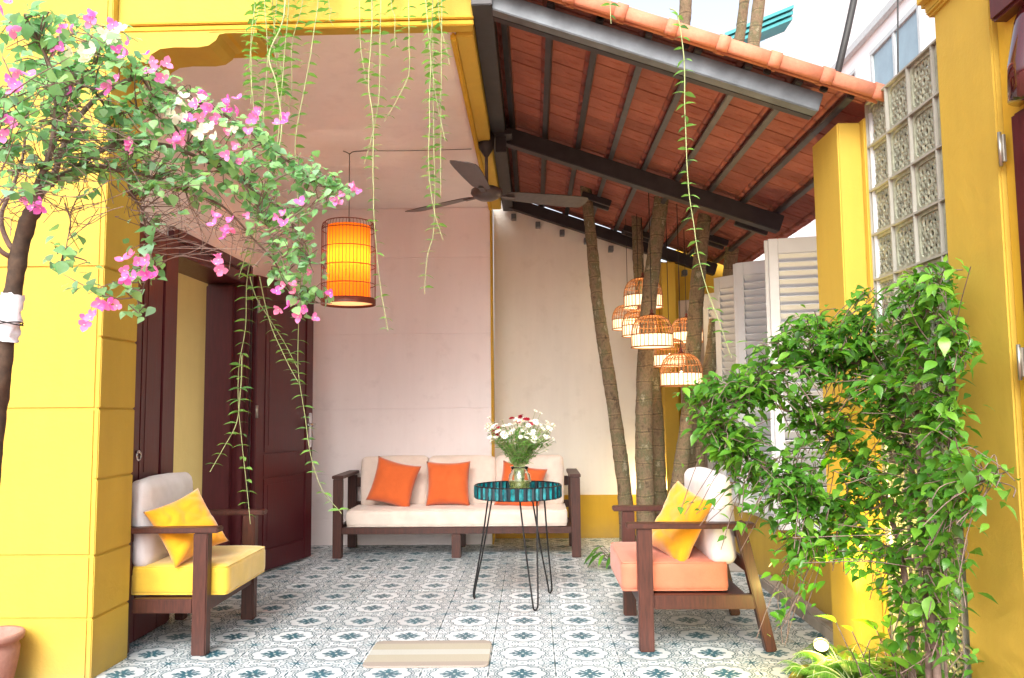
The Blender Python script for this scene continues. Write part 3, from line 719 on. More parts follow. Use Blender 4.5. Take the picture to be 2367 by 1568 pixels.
# verge caps
vb = MB()
fr_ = Matrix((( -Nn.x * -1, 0, 0), (0, 1, 0), (0, 0, 1)))
def halfpipe(mb, s0, s1, r_in, y, n, c=14):
    vs = []
    for rr in (r_in, r_in - .012):
        for s in (s0, s1):
            for j in range(c + 1):
                a_ = R(-20) + R(250) * j / c; vs.append(rp(s, y - math.cos(a_ - R(0)) * rr * -1, n + math.sin(a_) * rr))
    m = c + 1; fs = []
    for j in range(c):
        fs += [[j, j + 1, m + j + 1, m + j], [2 * m + j, 2 * m + j + 1, 3 * m + j + 1, 3 * m + j], [j, j + 1, 2 * m + j + 1, 2 * m + j], [m + j, m + j + 1, 3 * m + j + 1, 3 * m + j]]
    fs += [[0, m, 3 * m, 2 * m], [c, m + c, 3 * m + c, 2 * m + c]]
    mb.add(vs, fs, True)
for k in range(9):
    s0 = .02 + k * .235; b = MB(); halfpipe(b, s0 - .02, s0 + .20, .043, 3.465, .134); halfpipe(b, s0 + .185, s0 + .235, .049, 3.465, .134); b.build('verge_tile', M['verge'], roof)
b = MB(); b.obox(rp(1.1, 3.48, .178), U, YY, Nn, 1.06, .012, .006, .003); b.build('mortar_line', M['white_wall'], roof)
# steel angle brackets under tiles at front edge and trimmers around palm openings
for s in (.62, 1.02, 1.40, 1.66): rbeam('tile_clip', s - .016, s + .016, 3.505, 3.53, .102, .138, M['steel_dark'])
for (x_, y_, Yd, w_) in ((1370, 446, 6.3, .12), (1738, 470, 5.6, .12), (1640, 545, 6.35, .12), (1470, 545, 6.9, .14)):
    p = at(x_, y_, Yd); s = (p.x + .3) / math.cos(al)
    rbeam('trimmer', s - w_, s + w_, Yd - .02, Yd + .02, .06, .11, M['steel_dark'])
    rbeam('trimmer', s - w_, s + w_, Yd + .12, Yd + .16, .06, .11, M['steel'])

# right column under the front rafter
t = thing('right_column', 'yellow column holding the low front end of the tiled roof', 'column', (1.45, 3.78, 0))
b = MB(); b.box(1.395, 1.50, 3.62, 3.95, -.05, 2.43, .006); b.build('shaft', M['yellow'], t)
b = MB(); b.box(1.50, 1.56, 3.585, 3.95, -.05, 2.44, .006); b.build('pilaster', M['yellow'], t)
t = thing('drain_pipe', 'slim white pipe running down between column and patterned block screen', 'pipe', (1.53, 3.56, 0))
b = MB(); b.tube([(1.527, 3.565, 0), (1.527, 3.565, 2.45)], .012, 10); b.build('pipe', M['pvc'], t)

# ================================================================== BREEZE BLOCK SCREEN
LX = 1.535
t = thing('block_screen', 'screen of weathered glazed blocks with pierced flower pattern beside the right column', 'screen', (LX, 3.2, 0))
bb = MB(Matrix.Rotation(R(90), 4, 'Z') @ Matrix.Rotation(R(90), 4, 'X'))    # pattern drawn in local XY -> world YZ
hs_ = .095
def rr_ring(mb, ho, hi, z0, z1, n=6):
    def outl(h, r):
        pts = []
        for cx_, cy_, a0 in ((1, 1, 0), (-1, 1, 90), (-1, -1, 180), (1, -1, 270)):
            for j in range(n + 1):
                a = R(a0 + 90 * j / n); pts.append((cx_ * (h - r) + r * math.cos(a), cy_ * (h - r) + r * math.sin(a)))
        return pts
    A = outl(ho, .022); B_ = outl(hi, .03); m = len(A)
    vs = [(*p, z0) for p in A] + [(*p, z1) for p in A] + [(*p, z1) for p in B_] + [(*p, z0) for p in B_]
    fs = []
    for j in range(m):
        k = (j + 1) % m
        for q in range(4): fs.append([q * m + j, q * m + k, ((q + 1) % 4) * m + k, ((q + 1) % 4) * m + j])
    mb.add(vs, fs, False)
rr_ring(bb, hs_, hs_ - .013, -.012, .02)
Z3 = Matrix.Identity(3)
bb.ring((0, 0, 0), .017, .0075, 12, 5)
for k in range(8):
    a = R(45 * k); c = Vector((math.cos(a), math.sin(a), 0)); bb.ring(c * .038, .0125, .0065, 8, 4)
for k in range(4):
    a = R(45 + 90 * k); c = Vector((math.cos(a), math.sin(a), 0)); bb.ring(c * .074, .016, .0075, 9, 4); bb.ring(c * .104, .011, .007, 8, 4)
    a = R(90 * k); c = Vector((math.cos(a), math.sin(a), 0)); d = Vector((-c.y, c.x, 0)); bb.ring(c * .068, .014, .0075, 9, 4)
    for s_ in (-1, 1): bb.ring(c * .070 + d * .032 * s_, .012, .0065, 8, 4)
bme = bb.mesh('pierced_block', M['block'])
for r_ in range(12):
    for c_ in range(4):
        inst('pierced_block', bme, t, (LX, 3.485 - .2 * c_, 2.40 - .2 * r_))
b = MB()
for r_ in range(13): b.box(LX - .026, LX + .024, 2.79, 3.58, 2.5 - .2 * r_ - .004, 2.5 - .2 * r_ + .004)
for c_ in range(5): b.box(LX - .0255, LX + .0235, 3.585 - .2 * c_ - .004, 3.585 - .2 * c_ + .004, .1, 2.5)
b.build('mortar_joint', M['mortar'], t)
b = MB(); b.box(LX + .05, LX + .09, 2.75, 3.6, -.05, 2.49); b.build('dark_backing', M['mossy'], t)  # added sheet that hides the sky so the pierced holes look dark

# ================================================================== RIGHT PIER WITH DOOR JAMB
t = thing('near_pier', 'tall plain yellow pier close to the camera on the right', 'pier', (1.6, 2.8, 0))
PX = 1.5
b = MB(); b.box(PX, 1.8, 2.575, 2.925, -.06, 3.3, .006); b.build('pier_body', M['yellow'], t)
b = MB(); b.box(PX - .045, 1.8, 2.59, 2.985, 2.61, 2.74, .03); b.box(PX - .02, 1.8, 2.59, 2.95, 2.585, 2.61, .01); b.build('cap_moulding', M['yellow'], t)
b = MB(); b.box(PX + .02, 1.8, 2.35, 2.574, -.06, 3.3, .004); b.build('jamb', M['yellow_deep'], t)
t = thing('window_shutter', 'glossy dark brown window frame with metal hinges at the right edge', 'window', (1.55, 2.4, 0))
b = MB(); b.box(PX + .0, PX + .06, 2.36, 2.505, -.05, 2.05, .01); b.box(PX - .03, PX + .06, 2.36, 2.53, 2.36, 3.0, .01); b.build('frame', M['maroon'], t)
b = MB(); b.tube([at(2440, -80, 2.42), at(2395, 60, 2.42), at(2382, 150, 2.42), at(2384, 230, 2.42)], .062, 24); b.build('rounded_rail', M['gloss'], t)
b = MB()
for (x_, y_) in ((2312, 345), (2356, 838)):
    b = MB(); p = atx(x_, y_, PX - .008); b.tube([p - Vector((0, 0, .055)), p + Vector((0, 0, .055))], .006, 10); b.box(PX - .006, PX + .004, p.y - .014, p.y + .014, p.z - .045, p.z + .045, .002); b.build('hinge', M['brass'], t)
# ================================================================== SOFA
def slab(b, x0, x1, y0, y1, z0, z1, bev=.004): b.box(x0, x1, y0, y1, z0, z1, bev)
sofa = thing('sofa', 'long wooden sofa with cream cushions against the pale back wall', 'sofa', (-.6, 6.6, 0))
X0, X1, YF, YB = -1.575, .355, 6.36, 6.93
for (xa, ya) in ((X0, YF), (X1 - .07, YF), (X0, YB - .06), (X1 - .07, YB - .06)):
    b = MB(); b.box(xa, xa + .07, ya, ya + .07, 0, .61 if ya == YF else .60, .004); b.build('leg', M['mahog'], sofa)
xm = at(1054, 1250, YF).x
b = MB(); b.box(xm - .036, xm + .036, YF + .005, YF + .07, 0, .182, .004); b.build('leg', M['mahog'], sofa)
b = MB(); b.box(xm - .03, xm + .03, YB - .06, YB, 0, .182, .004); b.build('leg', M['mahog'], sofa)
for xa in (X0 - .006, X1 - .082):
    b = MB(); b.box(xa, xa + .088, YF - .01, YB + .02, .612, .638, .004); b.build('armrest', M['mahog'], sofa)
b = MB(); b.box(X0 + .071, X1 - .071, YF + .008, YF + .045, .184, .235, .004); b.box(X0 + .071, X1 - .071, YB - .05, YB - .01, .184, .235, .004)
b.box(X0 + .07, X1 - .07, YF + .046, YB - .051, .20, .222)
for xa in (X0 + .01, X1 - .05): b.box(xa, xa + .04, YF + .071, YB - .061, .184, .235, .003)
b.build('seat_frame', M['mahog'], sofa)
b = MB(); b.box(X0 + .071, X1 - .071, YB - .03, YB, .50, .58, .004); b.box(X0 + .071, X1 - .071, YB - .03, YB, .32, .38, .004); b.build('back_rail', M['mahog'], sofa)
rbox((X0 + X1) / 2, (YF + .02 + YB - .1) / 2 - .01, .302, (X1 - X0) / 2 - .10, (YB - YF) / 2 - .05, .067, .035, (0, 0, .012), 16, wr=.003).build('seat_cushion', M['cush_cream'], sofa)
piping((X0 + X1) / 2, (YF + .02 + YB - .1) / 2 - .01, .302, (X1 - X0) / 2 - .10, (YB - YF) / 2 - .05, .067, .035, M['cush_cream'], [c for c in sofa.children if c.name.startswith('seat_cushion')][0])
xa = X0 + .135; cw = (X1 - .11 - xa) / 3
for k in range(3):
    Mt = Matrix.Translation((xa + cw * (k + .5), YB - .135, .555)) @ Matrix.Rotation(R(-7), 4, 'X') @ Matrix.Rotation(R((-.8, .5, .4)[k]), 4, 'Y')
    rbox(0, 0, 0, cw / 2 - .002, .065, .205, .04, (.004, .02, .006), 12, Mt, .004, k * 5).build('back_cushion', M['cush_cream'], sofa)
def opillow(px, py, wpx, ang, Y, lean, lab, seed, yaw=0):
    c = at(px, py, Y); h = wpx / F * Y / 2
    Mt = Matrix.Translation(c) @ Matrix.Rotation(R(yaw), 4, 'Z') @ Matrix.Rotation(R(lean), 4, 'X') @ Matrix.Rotation(R(ang), 4, 'Y')
    o = pillow(Mt, h, h, .065, seed, .006).build('throw_pillow', M['cush_orange']); props(o, lab, 'pillow', 'orange throw pillows on the sofa')
    return o
opillow(910, 1117, 104, 14, 6.58, -12, 'burnt orange pillow tilted against the left end of the cream sofa', 1)
opillow(1036, 1118, 102, 0, 6.58, -10, 'burnt orange pillow standing upright in the middle of the cream sofa', 2)
opillow(1204, 1126, 104, 12, 6.60, -14, 'burnt orange pillow partly hidden behind the glass vase', 3)

# ================================================================== ARMCHAIRS (side view, seat faces local -X .. built facing -X, near side at y0)
def armchair(name, label, xf, xb, y0, y1, flip, seat_mat, back_mat, rear_splay, cx_, tilt, cth, sx1):
    """xf: front leg X, xb: rear leg foot X"""
    d = 1 if xb > xf else -1
    t = thing(name, label, 'armchair', ((xf + xb) / 2, (y0 + y1) / 2, 0), 'armchairs on the patio')
    def X(a): return xf + d * a
    D = abs(xb - xf)
    for ya in (y0, y1 - .06):
        b = MB(); b.box(X(0), X(.07), ya, ya + .06, 0, .572, .005); b.build('leg', M['mahog'], t)
        b = MB(); b.bar((X(D - .02), ya + .03, -.0), (X(D - .02 - rear_splay), ya + .03, .60), .05, .062, .005, up=Vector((0, 1, 0))); b.build('leg', M['mahog'], t)
        b = MB(); b.bar((X(-.05), ya + .03, .585), (X(D - rear_splay * .6), ya + .03, .583), .078, .026, .005); b.build('armrest', M['mahog'], t)
        b = MB(); b.box(X(.071), X(D - .075), ya + .008, ya + .05, .195, .262, .004); b.build('side_rail', M['mahog'], t)
    b = MB(); b.box(X(.01), X(.05), y0 + .061, y1 - .061, .195, .262, .004); b.build('front_rail', M['mahog'], t)
    b = MB(); b.box(X(.051), X(D - .12), y0 + .051, y1 - .051, .235, .258, .002); b.build('seat_board', M['mahog'], t)
    b = MB()
    for zz in (.36, .52): 
        b.box(X(D - .045 - rear_splay * (zz / .6)), X(D - .02 - rear_splay * (zz / .6)), y0 + .061, y1 - .061, zz, zz + .055, .004)
    b.build('back_rail', M['mahog'], t)
    sd_ = sx1
    rbox(X(-.075 + (sd_ + .1) / 2), (y0 + y1) / 2, .335, (sd_ + .10) / 2, (y1 - y0) / 2 - .066, .073, .03, (0, 0, .012), 14, wr=.004, seed=3).build('seat_cushion', seat_mat, t)
    piping(X(-.075 + (sd_ + .1) / 2), (y0 + y1) / 2, .335, (sd_ + .10) / 2, (y1 - y0) / 2 - .066, .073, .03, seat_mat, [c for c in t.children if c.name.startswith('seat_cushion')][0])
    b = MB(); pts = []
    Mt = Matrix.Translation((X(cx_), (y0 + y1) / 2, .60)) @ Matrix.Rotation(R(tilt), 4, 'Y')
    rbox(0, 0, 0, cth, (y1 - y0) / 2 - .07, .215, min(.042, cth * .9), (.018, .01, .01), 12, Mt, .006, 9).build('back_cushion', back_mat, t)
    return t
armchair('armchair', 'dark wood armchair with coral seat cushion beside the leafy climber', .488, 1.125, 3.93, 4.66, False, M['cush_coral'], M['cush_white'], .13, .415, -3, .066, .42)
armchair('armchair', 'dark wood armchair with lemon yellow seat half hidden behind the yellow pillar', -1.56, -1.995, 3.885, 4.60, True, M['cush_yellow'], M['cush_white'], .0, .375, -4, .048, .39)
def vpillow(c, hx, hz, rots, lab, seed, mat):
    Mt = Matrix.Translation(c) @ Matrix.Rotation(R(rots[2]), 4, 'Z') @ Matrix.Rotation(R(rots[1]), 4, 'Y') @ Matrix.Rotation(R(rots[0]), 4, 'X')
    Mt = Mt @ Matrix.Rotation(R(rots[3]), 4, 'Y')
    o = pillow(Mt, hx, hz, .062, seed, .010, 30).build('throw_pillow', mat); props(o, lab, 'pillow')
vpillow(at(432, 1218, 4.05), .152, .16, (-28, 0, 44, -20), 'amber velvet pillow leaning on the armchair with lemon yellow seat', 5, M['cush_amber'])
vpillow(at(1570, 1210, 4.15), .165, .185, (-22, 0, -62, 15), 'amber velvet pillow standing on the coral armchair seat', 8, M['cush_amber'])

# ================================================================== SIDE TABLE, VASE, BOUQUET
TC = Vector((-.10, 4.96, 0)); tz = .625
t = thing('side_table', 'round teal tray table on black hairpin legs in front of the sofa', 'table', TC)
b = MB(); b.lathe([(0, tz), (.25, tz), (.25, tz + .004), (0, tz + .004)], TC, 48); b.build('tray_base', M['teal_dk'], t)
b = MB(); rim = []
n = 132; vs = []
for i in range(n):
    a = 2 * math.pi * i / n; r_ = .262 + (.004 if i % 2 else -.003)
    for z_, dr_ in ((tz - .006, 0), (tz + .062, 0), (tz + .062, -.010), (tz - .006, -.010)):
        vs.append(TC + Vector((math.cos(a) * (r_ + dr_), math.sin(a) * (r_ + dr_), z_)))
b2 = MB()
for i in range(n):
    j = (i + 1) % n
    b.add([vs[4 * i + k] for k in range(4)] + [vs[4 * j + k] for k in range(4)], [[k, (k + 1) % 4, 4 + (k + 1) % 4, 4 + k] for k in range(4)], False, i % 4 // 2 if True else 0)
b.build('tray_rim', [M['teal'], M['teal_dk']], t)
b = MB(); b.ring(TC + Vector((0, 0, tz + .063)), .258, .005, 64, 6); b.ring(TC + Vector((0, 0, tz - .006)), .258, .005, 64, 6); b.build('rim_edge', M['black_wire'], t)
for (fx, fy) in ((-.37, 5.01), (-.003, 4.72), (.088, 5.15)):
    f = Vector((fx, fy, .006)); d = (Vector((fx, fy, 0)) - Vector((TC.x, TC.y, 0))).normalized(); pp = Vector((-d.y, d.x, 0))
    top = Vector((TC.x, TC.y, tz)) + d * .17
    b = MB(); b.tube(spline([top + pp * .055, top.lerp(f, .5) + pp * .035, f + Vector((0, 0, .05)) + pp * .017, f + pp * .010 + Vector((0, 0, .008)), f, f - pp * .010 + Vector((0, 0, .008)), f + Vector((0, 0, .05)) - pp * .017, top.lerp(f, .5) - pp * .035, top - pp * .055], 6), .0052, 8)
    b.build('hairpin_leg', M['black_wire'], t)
VC = TC + Vector((.012, -.06, tz + .005))
t = thing('vase', 'ribbed clear glass vase half full of water on the teal table', 'vase', VC)
b = MB(); b.lathe([(.0, 0), (.046, 0), (.056, .01), (.066, .05), (.069, .09), (.062, .125), (.048, .14), (.05, .15), (.047, .155), (.052, .165), (.054, .172), (.051, .172), (.045, .155), (.046, .14), (.058, .122), (.065, .09), (.062, .05), (.052, .013), (.043, .006), (0, .006)], VC, 40, wob=.018); b.build('glass_body', M['glass'], t)
b = MB(); b.lathe([(0, .008), (.042, .008), (.05, .014), (.060, .05), (.0625, .088), (0, .088)], VC, 32); b.build('water', M['water'], t)
t = thing('bouquet', 'bouquet of white daisies and a few dark red blooms standing in the glass vase', 'bouquet', VC + Vector((0, 0, .02)))
dm = MB()
for k in range(10):
    a = 2 * math.pi * k / 10; c_, s_ = math.cos(a), math.sin(a); w1, w2 = .11, .17
    L = lambda u, v_, z_: (c_ * u - s_ * v_, s_ * u + c_ * v_, z_)
    dm.add([L(.15, -w1, 0), L(.6, -w2, .06), L(1.0, 0, -.02), L(.6, w2, .06), L(.15, w1, 0)], [[0, 1, 2, 3, 4]], False, 0)
dm.lathe([(0, .12), (.16, .09), (.22, 0)], (0, 0, 0), 8, mi=1)
dme = dm.mesh('daisy', [M['white_petal'], M['daisy_eye']]); rme = dm.mesh('red_bloom', [M['red_petal'], M['red_petal']])
stem = MB(); top0 = VC + Vector((0, 0, .165)); lp, ld, ln, ls = [], [], [], []
brnd = random.Random(11); heads = []
def addhead(p, sz, red=False):
    d = (p - top0).normalized() + Vector((brnd.uniform(-.5, .5), brnd.uniform(-.9, .2), brnd.uniform(-.3, .6))) * .6
    q = d.to_track_quat('Z', 'Y').to_matrix().to_4x4(); q.translation = p
    inst('red_bloom' if red else 'daisy', rme if red else dme, t, None, mw=q @ Matrix.Scale(sz, 4))
for k in range(150):
    a = brnd.uniform(0, 2 * math.pi); rr = math.sqrt(brnd.random()) * 1.0
    p = VC + Vector((math.cos(a) * rr * .215, math.sin(a) * rr * .17, .30 + brnd.random() * .17 * (1 - .35 * rr) + .02))
    if p.z - VC.z < .30 and rr > .75: p.z += .05
    addhead(p, brnd.uniform(.015, .025))
    bot = VC + Vector((brnd.uniform(-.03, .03), brnd.uniform(-.03, .03), .03)); nk = top0 + Vector((brnd.uniform(-.03, .03), brnd.uniform(-.03, .03), 0))
    stem.tube(spline([bot, nk, nk.lerp(p, .5) + Vector((0, 0, .02)), p], 3), .0014, 4, False)
    for q in range(9):
        u = .1 + .8 * brnd.random(); pp = nk.lerp(p, u); lp.append(pp); ld.append((brnd.gauss(0, 1), brnd.gauss(0, 1), brnd.uniform(.2, 1.2))); ln.append((brnd.gauss(0, .4), brnd.gauss(0, .4), 1)); ls.append(brnd.uniform(.018, .042))
for (x_, y_) in ((1148, 985), (1158, 1000), (1150, 1005), (1185, 965), (1205, 962), (1215, 970), (1195, 972), (1140, 998), (1226, 978)):
    for q in range(2): addhead(at(x_ + brnd.uniform(-5, 5), y_ + brnd.uniform(-4, 4), 4.80), brnd.uniform(.017, .023), True)
for (x_, y_) in ((1265, 975), (1280, 990), (1272, 1005), (1250, 955), (1238, 950), (1130, 965), (1135, 1020), (1270, 1030), (1262, 1042)):
    p = at(x_, y_, 4.88); addhead(p, .016); stem.tube(spline([top0, top0.lerp(p, .5) + Vector((0, 0, .015)), p], 4), .0012, 4, False)
stem.build('stem', M['twig_green'], t); leaf_mass('leaf', T_NARROW, lp, ld, ln, ls, M['leaf_v'], t)

# ================================================================== DOORMAT
c1 = fl(865, 1487); c2 = fl(1130, 1483); c3 = fl(1137, 1541); c4 = fl(838, 1549)
mc = (c1 + c2 + c3 + c4) / 4; hw = (c2.x - c1.x + c3.x - c4.x) / 4; hd = (c1.y + c2.y - c3.y - c4.y) / 4
hd = min(hd, .2)
bm_ = MB(); pts = []
for cx_, cy_, a0 in ((1, 1, 0), (-1, 1, 90), (-1, -1, 180), (1, -1, 270)):
    for j in range(6): a = R(a0 + 18 * j); pts.append((cx_ * (hw - .04) + .04 * math.cos(a), cy_ * (hd - .04) + .04 * math.sin(a)))
m = len(pts); bm_.add([(x, y, .001) for x, y in pts] + [(x, y, .008) for x, y in pts] + [(x * .985, y * .985, .010) for x, y in pts], [[i, (i + 1) % m, m + (i + 1) % m, m + i] for i in range(m)] + [[m + i, m + (i + 1) % m, 2 * m + (i + 1) % m, 2 * m + i] for i in range(m)] + [list(range(2 * m, 3 * m))])
o = bm_.build('doormat', M['mat']); o.location = (mc.x, mc.y, 0); o.rotation_euler = (0, 0, R(.8)); props(o, 'small beige and brown striped doormat at the patio edge', 'doormat')

# ================================================================== HANGING ORANGE LANTERN
LY = 5.37; LC = at(806, 608, LY); lr = .18; lh = .275
t = thing('cage_lantern', 'big orange drum lantern in a dark red wire cage hanging from the ceiling', 'lantern', (LC.x, LC.y, LC.z - lh))
b = MB(); b.lathe([(lr * .80, -lh * .93), (lr * .80, lh * .90)], LC, 48); sh = b.build('orange_shade', M['shade_o'], t)
b = MB()
for k in range(48):
    a = 2 * math.pi * k / 48; c_, s_ = math.cos(a), math.sin(a)
    b.tube([LC + Vector((c_ * r_, s_ * r_, z_)) for r_, z_ in ((lr, -lh), (lr, lh * .86), (lr * .97, lh * .95), (lr * .86, lh))], .0017, 4, False)
b.build('cage_wire', M['cage_red'], t)
b = MB()
for z_ in (-lh * .55, -lh * .1, lh * .35, lh * .80): b.ring(LC + Vector((0, 0, z_)), lr, .0032, 48, 5)
b.ring(LC + Vector((0, 0, lh)), lr * .86, .004, 48, 5); b.build('hoop', M['cage_red'], t)
b = MB(); b.lathe([(lr * 1.01, -lh - .012), (lr * 1.01, -lh + .028), (lr * .97, -lh + .028), (lr * .97, -lh - .012), (lr * 1.01, -lh - .012)], LC, 48); b.build('bottom_band', M['cage_red'], t)
b = MB(); b.lathe([(0, -lh + .004), (lr * .955, -lh + .004)], LC, 32); b.build('diffuser', glow('white_diffuser', (.9, .6, .35), (1, .55, .22), .55, .5), t)
b = MB(); b.lathe([(0, .05), (.025, .04), (.034, .015), (.03, -.01), (.015, -.035), (0, -.04)], LC + Vector((0, 0, lh * .18)), 16); b.build('bulb', M['bulb'], t)
cp = at(808, 365, LY); ct = Vector((LC.x, LY, ZC))
b = MB(); b.tube([LC + Vector((0, 0, lh * .25)), Vector((LC.x, LY, ct.z - .02))], .0028, 6)
b.tube(spline([(LC.x, LY, ct.z - .025), (LC.x - .02, LY, ct.z - .012), (LC.x - .045, LY, ct.z - .002)], 4), .003, 5); b.tube(spline([(LC.x, LY, ct.z - .025), (LC.x + .03, LY, ct.z - .008), (LC.x + .12, LY, ct.z - .004)], 4), .003, 5)
b.build('cord', M['cable'], t)
pl = bpy.data.lights.new('lantern_bulb', 'POINT'); pl.energy = 7; pl.color = (1, .66, .46); pl.shadow_soft_size = .03
po = bpy.data.objects.new('lantern_bulb', pl); COL.objects.link(po); po.parent = t; po.location = (0, 0, lh * 1.12)

# ================================================================== CEILING FAN
FC = Vector((-.29, 5.2, 2.56))
t = thing('ceiling_fan', 'dark bronze three blade ceiling fan hanging at the corner of the tiled roof', 'fan', (FC.x, FC.y, FC.z))
b = MB(); b.lathe([(0, -.052), (.05, -.047), (.085, -.03), (.105, -.005), (.10, .02), (.07, .035), (.02, .042), (.0, .042)], FC, 32); b.build('motor', M['fan'], t)
b = MB(); b.tube([FC + Vector((0, 0, .04)), FC + Vector((0, 0, .42))], .011, 10); b.build('downrod', M['fan'], t)
b = MB(); b.lathe([(.012, .24), (.05, .30), (.058, .40), (.02, .41)], FC, 20); b.build('canopy', M['steel_dark'], t)
b = MB(); b.box(FC.x - .05, FC.x + .17, FC.y - .03, FC.y + .12, FC.z + .385, FC.z + .42, .004); b.box(FC.x + .06, FC.x + .13, FC.y + .02, FC.y + .09, FC.z + .28, FC.z + .42, .004); b.build('mounting_plate', M['steel_dark'], t)
for k, ang in enumerate((-98, 22, 142)):
    a = R(ang); d = Vector((math.cos(a), math.sin(a), 0)); s_ = Vector((-d.y, d.x, 0)); tilt = R(-11); sz = s_ * math.cos(tilt) + Vector((0, 0, 1)) * math.sin(tilt); nz = d.cross(sz)
    b = MB(); vs = []
    prof_ = [(.13, .035), (.17, .06), (.35, .075), (.55, .085), (.66, .085), (.70, .076), (.715, .035)]
    for h_ in (0, .005):
        for r_, w_ in prof_: vs += [FC + d * r_ + sz * (-w_) + nz * (h_ - .01), FC + d * r_ + sz * w_ + nz * (h_ - .01)]
    m = len(prof_); fs = []
    for i in range(m - 1):
        a0 = 2 * i; fs += [[a0, a0 + 1, a0 + 3, a0 + 2], [2 * m + a0, 2 * m + a0 + 1, 2 * m + a0 + 3, 2 * m + a0 + 2], [a0, a0 + 2, 2 * m + a0 + 2, 2 * m + a0], [a0 + 1, a0 + 3, 2 * m + a0 + 3, 2 * m + a0 + 1]]
    fs += [[0, 1, 2 * m + 1, 2 * m], [2 * m - 2, 2 * m - 1, 4 * m - 1, 4 * m - 2]]
    b.add(vs, fs); bl = b.build('blade', M['fan'], t)
    b = MB(); b.obox(FC + d * .13 + Vector((0, 0, -.016)), d, s_, Vector((0, 0, 1)), .065, .018, .004, .002); b.build('blade_arm', M['fan'], bl)

# ================================================================== CAGE PENDANTS
def pendant():
    t = thing('pendant_lamp', '', 'lamp', (0, 0, 0), 'dome bamboo cage lamps hung among the palm trunks')
    r0 = .165; hb = .10; hd_ = .16
    b = MB(); b.lathe([(r0 * .985, .008), (r0 * .985, hb)], (0, 0, 0), 40); b.build('fabric_band', M['band'], t)
    b = MB()
    for k in range(30):
        a = 2 * math.pi * k / 30; c_, s_ = math.cos(a), math.sin(a); pts = []
        for i in range(8):
            th = R(90) * i / 7; pts.append(Vector((c_ * (r0 * math.cos(th) ** .62 if th < R(89.9) else 0), s_ * (r0 * math.cos(th) ** .62 if th < R(89.9) else 0), hb + hd_ * math.sin(th))))
        pts[-1] = Vector((c_ * .01, s_ * .01, hb + hd_)); b.tube([Vector((c_ * r0, s_ * r0, .0))] + pts, .0032, 4, False)
    b.build('cage_rib', M['bamboo'], t)
    b = MB()
    for R_, z_, q in ((r0 + .002, .004, .006), (r0 + .001, hb + .002, .0045), (r0 * .93, hb + .07, .003), (r0 * .74, hb + .12, .003), (r0 * .4, hb + .152, .003)): b.ring((0, 0, z_), R_, q, 36, 5)
    b.build('hoop', M['bamboo'], t)
    b = MB(); b.lathe([(.03, hb + hd_ - .004), (.02, hb + hd_ + .012), (.008, hb + hd_ + .02), (.014, hb + hd_ + .032), (.006, hb + hd_ + .05)], (0, 0, 0), 12); b.build('finial', M['cage_red'], t)
    b = MB(); b.lathe([(0, .035), (.02, .05), (.03, .08), (.02, .11), (0, .12)], (0, 0, 0), 12); b.build('bulb', M['bulb'], t)
    return t
proto = pendant()
PL = [  # centre x, bottom y, diameter px, depth
 (1487, 712, 90, 'uppermost bamboo cage lamp of the cluster, hung against the palm trunk'),
 (1452, 762, 74, 'leftmost bamboo cage lamp of the cluster, half hidden below the uppermost one'),
 (1478, 778, 80, 'bamboo cage lamp overlapped by the largest lamp and just left of it'),
 (1508, 804, 97, 'large bamboo cage lamp hanging in front of the pale wall in mid cluster'),
 (1588, 792, 74, 'bamboo cage lamp partly behind the thin palm trunk on the right of the cluster'),
 (1548, 848, 84, 'bamboo cage lamp peeking out above the lowest lamp of the cluster'),
 (1576, 893, 97, 'lowest bamboo cage lamp of the cluster, just above the yellow column edge'),
]
for i, (x_, y_, wd, lab) in enumerate(PL):
    Y = (6.5, 6.7, 6.45, 5.75, 6.45, 6.3, 5.85)[i]; k = (wd / F * Y) / .335
    p = at(x_, y_, Y)
    o = proto if i == 0 else copy_tree(proto)
    o.location = p; o.scale = (k, k, k); o['label'] = lab
    ztop = roofz(p.x) + .12
    b = MB(); b.tube([Vector((0, 0, .31)), Vector((0, 0, (ztop - p.z) / k))], .0035, 5); c_ = b.mesh('cord', M['cable']); co = bpy.data.objects.new('cord', c_); COL.objects.link(co); co.parent = o
    if i in (0, 3, 4, 6):
        pl = bpy.data.lights.new('pendant_bulb', 'POINT'); pl.energy = .6; pl.color = (1, .72, .40); pl.shadow_soft_size = .05
        po = bpy.data.objects.new('pendant_bulb', pl); COL.objects.link(po); po.parent = o; po.location = (0, 0, .17)

# ================================================================== PALM TRUNKS
def trunk(label, pts, r0, r1, name='palm_tree'):
    sp = spline([at(*p) for p in pts], 9); base = sp[0].copy(); t = thing(name, label, 'tree', (base.x, base.y, max(0, base.z)), 'ringed palm trunks growing through the roof')
    # resample finely so that the rings are geometry
    out = []; L = 0
    for i in range(len(sp) - 1):
        n = max(1, int((sp[i + 1] - sp[i]).length / .015))
        for k in range(n): out.append(sp[i].lerp(sp[i + 1], k / n))
    out.append(sp[-1]); rs = []; nn = len(out); ph = rnd.uniform(0, 1); L = 0
    for i, p in enumerate(out):
        if i: L += (out[i] - out[i - 1]).length
        u = i / nn; f_ = ((L + ph) / .085 + .3 * mnoise.noise(Vector((L * 4, ph, 0)))) % 1.0
        rs.append((r0 + (r1 - r0) * u) * (1 + .3 * math.exp(-L / .10)) * (1 + (.035 if f_ < .12 else 0) + .05 * mnoise.noise(Vector((L * 5, ph * 9, 1)))))
    b = MB(); b.tube(out, rs, 12, True)
    for v in b.v: v += mnoise.noise_vector(v * 14) * .004 + mnoise.noise_vector(v * 45) * .0022
    b.build('trunk', M['bark'], t); return t
